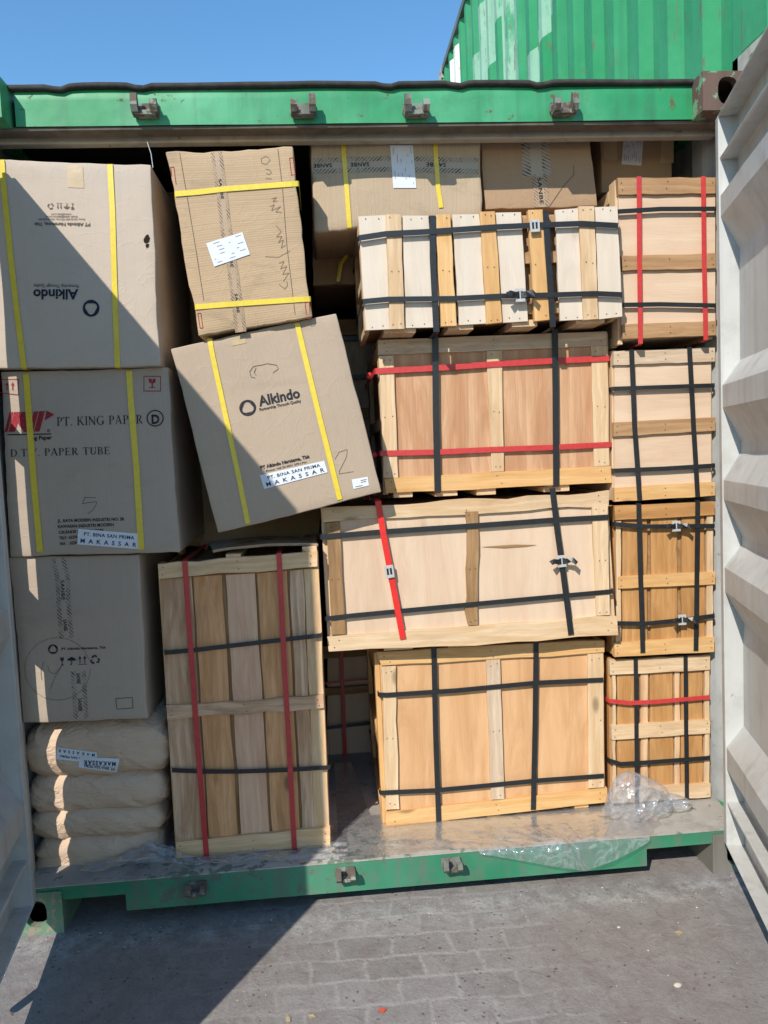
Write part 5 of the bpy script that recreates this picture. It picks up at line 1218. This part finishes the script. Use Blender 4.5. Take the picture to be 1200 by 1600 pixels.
# crates further in, seen through the gaps
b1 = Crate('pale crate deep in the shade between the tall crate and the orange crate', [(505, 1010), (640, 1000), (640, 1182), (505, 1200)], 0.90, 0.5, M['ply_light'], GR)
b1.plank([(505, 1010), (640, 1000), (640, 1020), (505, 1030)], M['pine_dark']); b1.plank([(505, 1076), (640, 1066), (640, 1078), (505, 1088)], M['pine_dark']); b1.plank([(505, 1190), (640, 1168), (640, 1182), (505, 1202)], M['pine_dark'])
b1.vstrap([(533, 1012), (540, 1205)], 6, M['strap_red']); b1.hstrap([(506, 1068), (560, 1062), (640, 1056)], 3, M['strap_red'], 0.003); b1.hstrap([(506, 1138), (560, 1132), (640, 1124)], 5, M['strap_black'], 0.003)
b2 = Crate('shaded grey-brown crate glimpsed behind the tilted box, beside the reddish crate', [(520, 500), (640, 495), (640, 785), (520, 792)], 0.86, 0.5, M['board_grey'], GR)
b2.plank([(520, 500), (640, 495), (640, 520), (520, 525)], M['pine_dark']); b2.plank([(520, 640), (640, 634), (640, 650), (520, 656)], M['pine_dark']); b2.hstrap([(520, 530), (640, 524)], 6, M['strap_black']); b2.hstrap([(520, 590), (640, 584)], 6, M['strap_black'])

# ================================================================ plastic film
def film(name, label, fn, nu, nv):
    P = [[fn(i / nu, j / nv) for i in range(nu + 1)] for j in range(nv + 1)]
    mb = MB(); mb.grid(P, nu, nv, lambda i, j: (i * .02, j * .02)); o = mb.build(name, M['film'], smooth=True); return tag(o, label, 'plastic sheet', 'clear plastic film on the container floor')
def ridg(p, f, a): return a * (1 - abs(noise.noise(p * f)) * 2)
XT = onY((915, 1340), -0.02).x
def f_right(u, v):
    x = 1.03 + (2.13 - 1.03) * u; t = v * 1.0
    d = 0.084 * max(0, 1 - abs(x - XT) / (0.36 if x < XT else 0.26)) ** 1.05 * (1.0)
    back = 0.30 + 0.5 * max(0, min(1, (1.15 - x) / .05)); L = back + 0.004 + d - 0.05 * math.exp(-((x - 2.13) / .06) ** 2) - .02 * (1 + noise.noise(V((x * 5, 0, 4)))) * (1 if d < .002 else 0); s = t * L
    y = back - s; z = FZ
    edge = 0.03 * math.exp(-((x - 1.3) / .25) ** 2)
    if y < -0.004: z = FZ - (-0.004 - y); y = -0.010 - 0.012 * min(1, d / .05)
    p = V((x, y, z)); q = V((x * 1.2, y * 3 - z * 2, 1.7))
    up = ridg(q, 2.5, .004) + .0015 * noise.noise(q * 14)
    # tight folds running together at the hanging tip
    dxx, dss = x - XT, (y if z > FZ - .001 else -.01) + .094 - (FZ - z); an = math.atan2(dss, dxx); rr_ = math.hypot(dxx, dss)
    for a0, am in ((.35, .006), (.62, .008), (.95, .006), (1.25, .010), (1.48, .007), (1.72, .010), (1.95, .006), (2.22, .011), (2.38, .008), (2.55, .007), (2.78, .009)):
        up += am * math.exp(-((an - a0) * rr_ / (.008 + .05 * rr_)) ** 2) * math.exp(-rr_ / .42) * min(1, rr_ / .12) * 1.25
    up = max(up, -0.001) + 0.003
    if z < FZ - .001: p.y -= up * .9
    else: p.z += up
    if s < 0.18 and z >= FZ - .001: p.z = max(FZ + .0015, min(p.z, FZ + .006))
    return p
film('plastic_sheet', 'wide crinkled clear film sheet hanging to a point over the green sill', f_right, 190, 60)
def f_left(u, v):
    x = 0.20 + (1.06 - 0.20) * u; y0 = 0.26; y1 = 0.020 + 0.05 * (1 - u) + 0.02 * noise.noise(V((x * 6, 3, 0)))
    y = y0 + (y1 - y0) * v; q = V((x * 1.4, y * 4, 8.3)); up = ridg(q, 8, .010) + ridg(q, 19, .004) + .001 * noise.noise(q * 35)
    k = math.exp(-((x - .42) / .09) ** 2) * math.exp(-((y - .10) / .045) ** 2); up = max(up, 0) + 0.002 + k * (.05 + .03 * noise.noise(q * 14))
    if y > .125 and not (.50 > x > .46): up = min(up, .006)
    return V((x, y, FZ + up))
film('plastic_sheet', 'crinkled clear film bunched up beside the lowest paper bag', f_left, 160, 50)
def loose(top, bot, yb, seed, nu=34, nv=16):
    """thin crumpled film standing loosely: outline given by px columns, folds are real geometry; front and back layer joined"""
    mb = MB()
    def at_(arr, x):
        for (a, ya), (b, yb_) in zip(arr[:-1], arr[1:]):
            if a <= x <= b: f = (x - a) / (b - a); return ya + (yb_ - ya) * f
        return arr[-1][1]
    for layer in (0, 1):
        P = []
        for j in range(nv + 1):
            row = []; v = j / nv
            for i in range(nu + 1):
                u = i / nu; x = top[0][0] + (top[-1][0] - top[0][0]) * u; y = at_(bot, x) * (1 - v) + at_(top, x) * v
                env = math.sin(PI * u) ** .5 * math.sin(PI * min(1, v * .9 + .1)) ** .6
                w = onY((x, y), yb); q = V((w.x * 9, w.z * 9, seed + layer * 7.7))
                d = env * (.030 + .040 * noise.noise(q * .7) + .022 * (1 - 2 * abs(noise.noise(q * 1.3))) + .010 * (1 - 2 * abs(noise.noise(q * 2.9))))
                w.y += -d if layer == 0 else d * .5; w.z = max(w.z + .004 * noise.noise(q * 2), FZ + .003); w.x += .006 * noise.noise(q * 2.2 + V((5, 5, 0))); row.append(w)
            P.append(row)
        mb.grid(P, nu, nv, flip=bool(layer))
    return mb
mb = loose([(942, 1264), (950, 1236), (962, 1212), (984, 1203), (1006, 1212), (1026, 1222), (1042, 1230), (1048, 1246), (1050, 1258)], [(942, 1272), (960, 1282), (990, 1290), (1018, 1290), (1038, 1282), (1050, 1268)], .15, 2.2)
tag(mb.build('plastic_bag', M['film'], smooth=False), 'crumpled clear plastic heaped in front of the bottom right crate', 'plastic bag')
mb = loose([(1034, 1262), (1042, 1238), (1056, 1240), (1070, 1246), (1080, 1252)], [(1034, 1276), (1050, 1268), (1066, 1262), (1080, 1255)], .17, 5.1, 16, 8)
tag(mb.build('plastic_bag', M['film'], smooth=False), 'small thin tail of clear plastic near the right door post', 'plastic bag')

# ================================================================ litter on the paving
rnd = random.Random(4)
mb = MB()
for k in range(260):
    x = rnd.uniform(-.3, 2.4); y = rnd.uniform(-1.2, .1) if rnd.random() < .75 else rnd.uniform(-.12, .02); r_ = rnd.uniform(.0008, .0028) * (1.0 if k > 20 else 1.8)
    if y > -.02 and .0 < x < 2.44: y = -.02
    pts = [V((x + r_ * rnd.uniform(.6, 1.2) * math.cos(a), y + r_ * rnd.uniform(.6, 1.2) * math.sin(a), .0005)) for a in (0, 1.3, 2.5, 3.8, 5.1)]
    top = V((x, y, r_ * .9))
    for i in range(5): mb.face([pts[i], pts[(i + 1) % 5], top], [(0, 0)] * 3)
tag(mb.build('grit', M['pebble']), 'fine pale grit scattered over the grey paving', 'grit', kind='stuff')
for (px_, s_, lab) in (((1059, 1542), .012, 'pale pebble on the paving at the lower right'), ((967, 1450), .006, 'tiny white pebble on the sunlit paving below the sill')):
    c = onZ(px_, 0); mb = MB(); n_ = 10; P = []
    for j in range(7):
        t = PI * j / 6; P.append([V((c.x + s_ * math.sin(t) * math.cos(2 * PI * i / n_) * (1 + .2 * noise.noise(V((i, j, 0)))), c.y + s_ * .7 * math.sin(t) * math.sin(2 * PI * i / n_), max(.0005, s_ * .4 + s_ * .5 * math.cos(t)))) for i in range(n_ + 1)])
    mb.grid(P, n_, 6); tag(mb.build('pebble', M['pebble'], smooth=True), lab, 'pebble')
for (pp, m_, lab) in (([(444, 1590), (450, 1583), (456, 1588), (455, 1598), (447, 1599)], 'leaf', 'dry brown leaf scrap at the bottom edge of the paving'), ([(478, 1586), (490, 1583), (497, 1590), (484, 1593)], 'leaf', 'dry pale leaf scrap lying on the paving near the shadow edge'),
        ([(588, 1577), (600, 1572), (608, 1576), (600, 1583), (590, 1582)], 'brick_red', 'small red paint chip on the paving'), ([(1052, 1455), (1062, 1452), (1070, 1458), (1060, 1464)], 'leaf', 'small yellowish scrap on the sunlit paving below the sill')):
    mb = MB(); c = [onZ(q, .002 + .002 * (i % 2)) for i, q in enumerate(pp)]; cc = sum(c, V((0, 0, 0))) / len(c); c = [cc + (v - cc) * .72 for v in c]; mb.face(c); mb.face([v - V((0, 0, .0012)) for v in c[::-1]])
    tag(mb.build('scrap', M[m_]), lab, 'scrap')

mb = MB(); q = [onY(T_(*p), .1585) for p in ((370, 747), (420, 743), (470, 740), (535, 741), (500, 746), (440, 750))]
mb.face(q[::-1]); c3.part('crack', mb, M['pine_dark'])
for c_, k_ in (((577, 587), 0), ((585, 711), 1)):
    c = onY(c_, .25); mb = MB(); P = []
    for j in range(9):
        t = PI * j / 8; P.append([V((c.x, c.y, c.z)) + V((math.sin(t) * math.cos(2 * PI * i / 12), math.sin(t) * math.sin(2 * PI * i / 12), math.cos(t))) * .010 * (1 + .6 * noise.noise(V((i * 1.1 if i < 12 else 0, j * 1.3, k_ * 5)))) for i in range(13)])
    mb.grid(P, 12, 8); c2.part('strap_knot', mb, M['strap_red'])
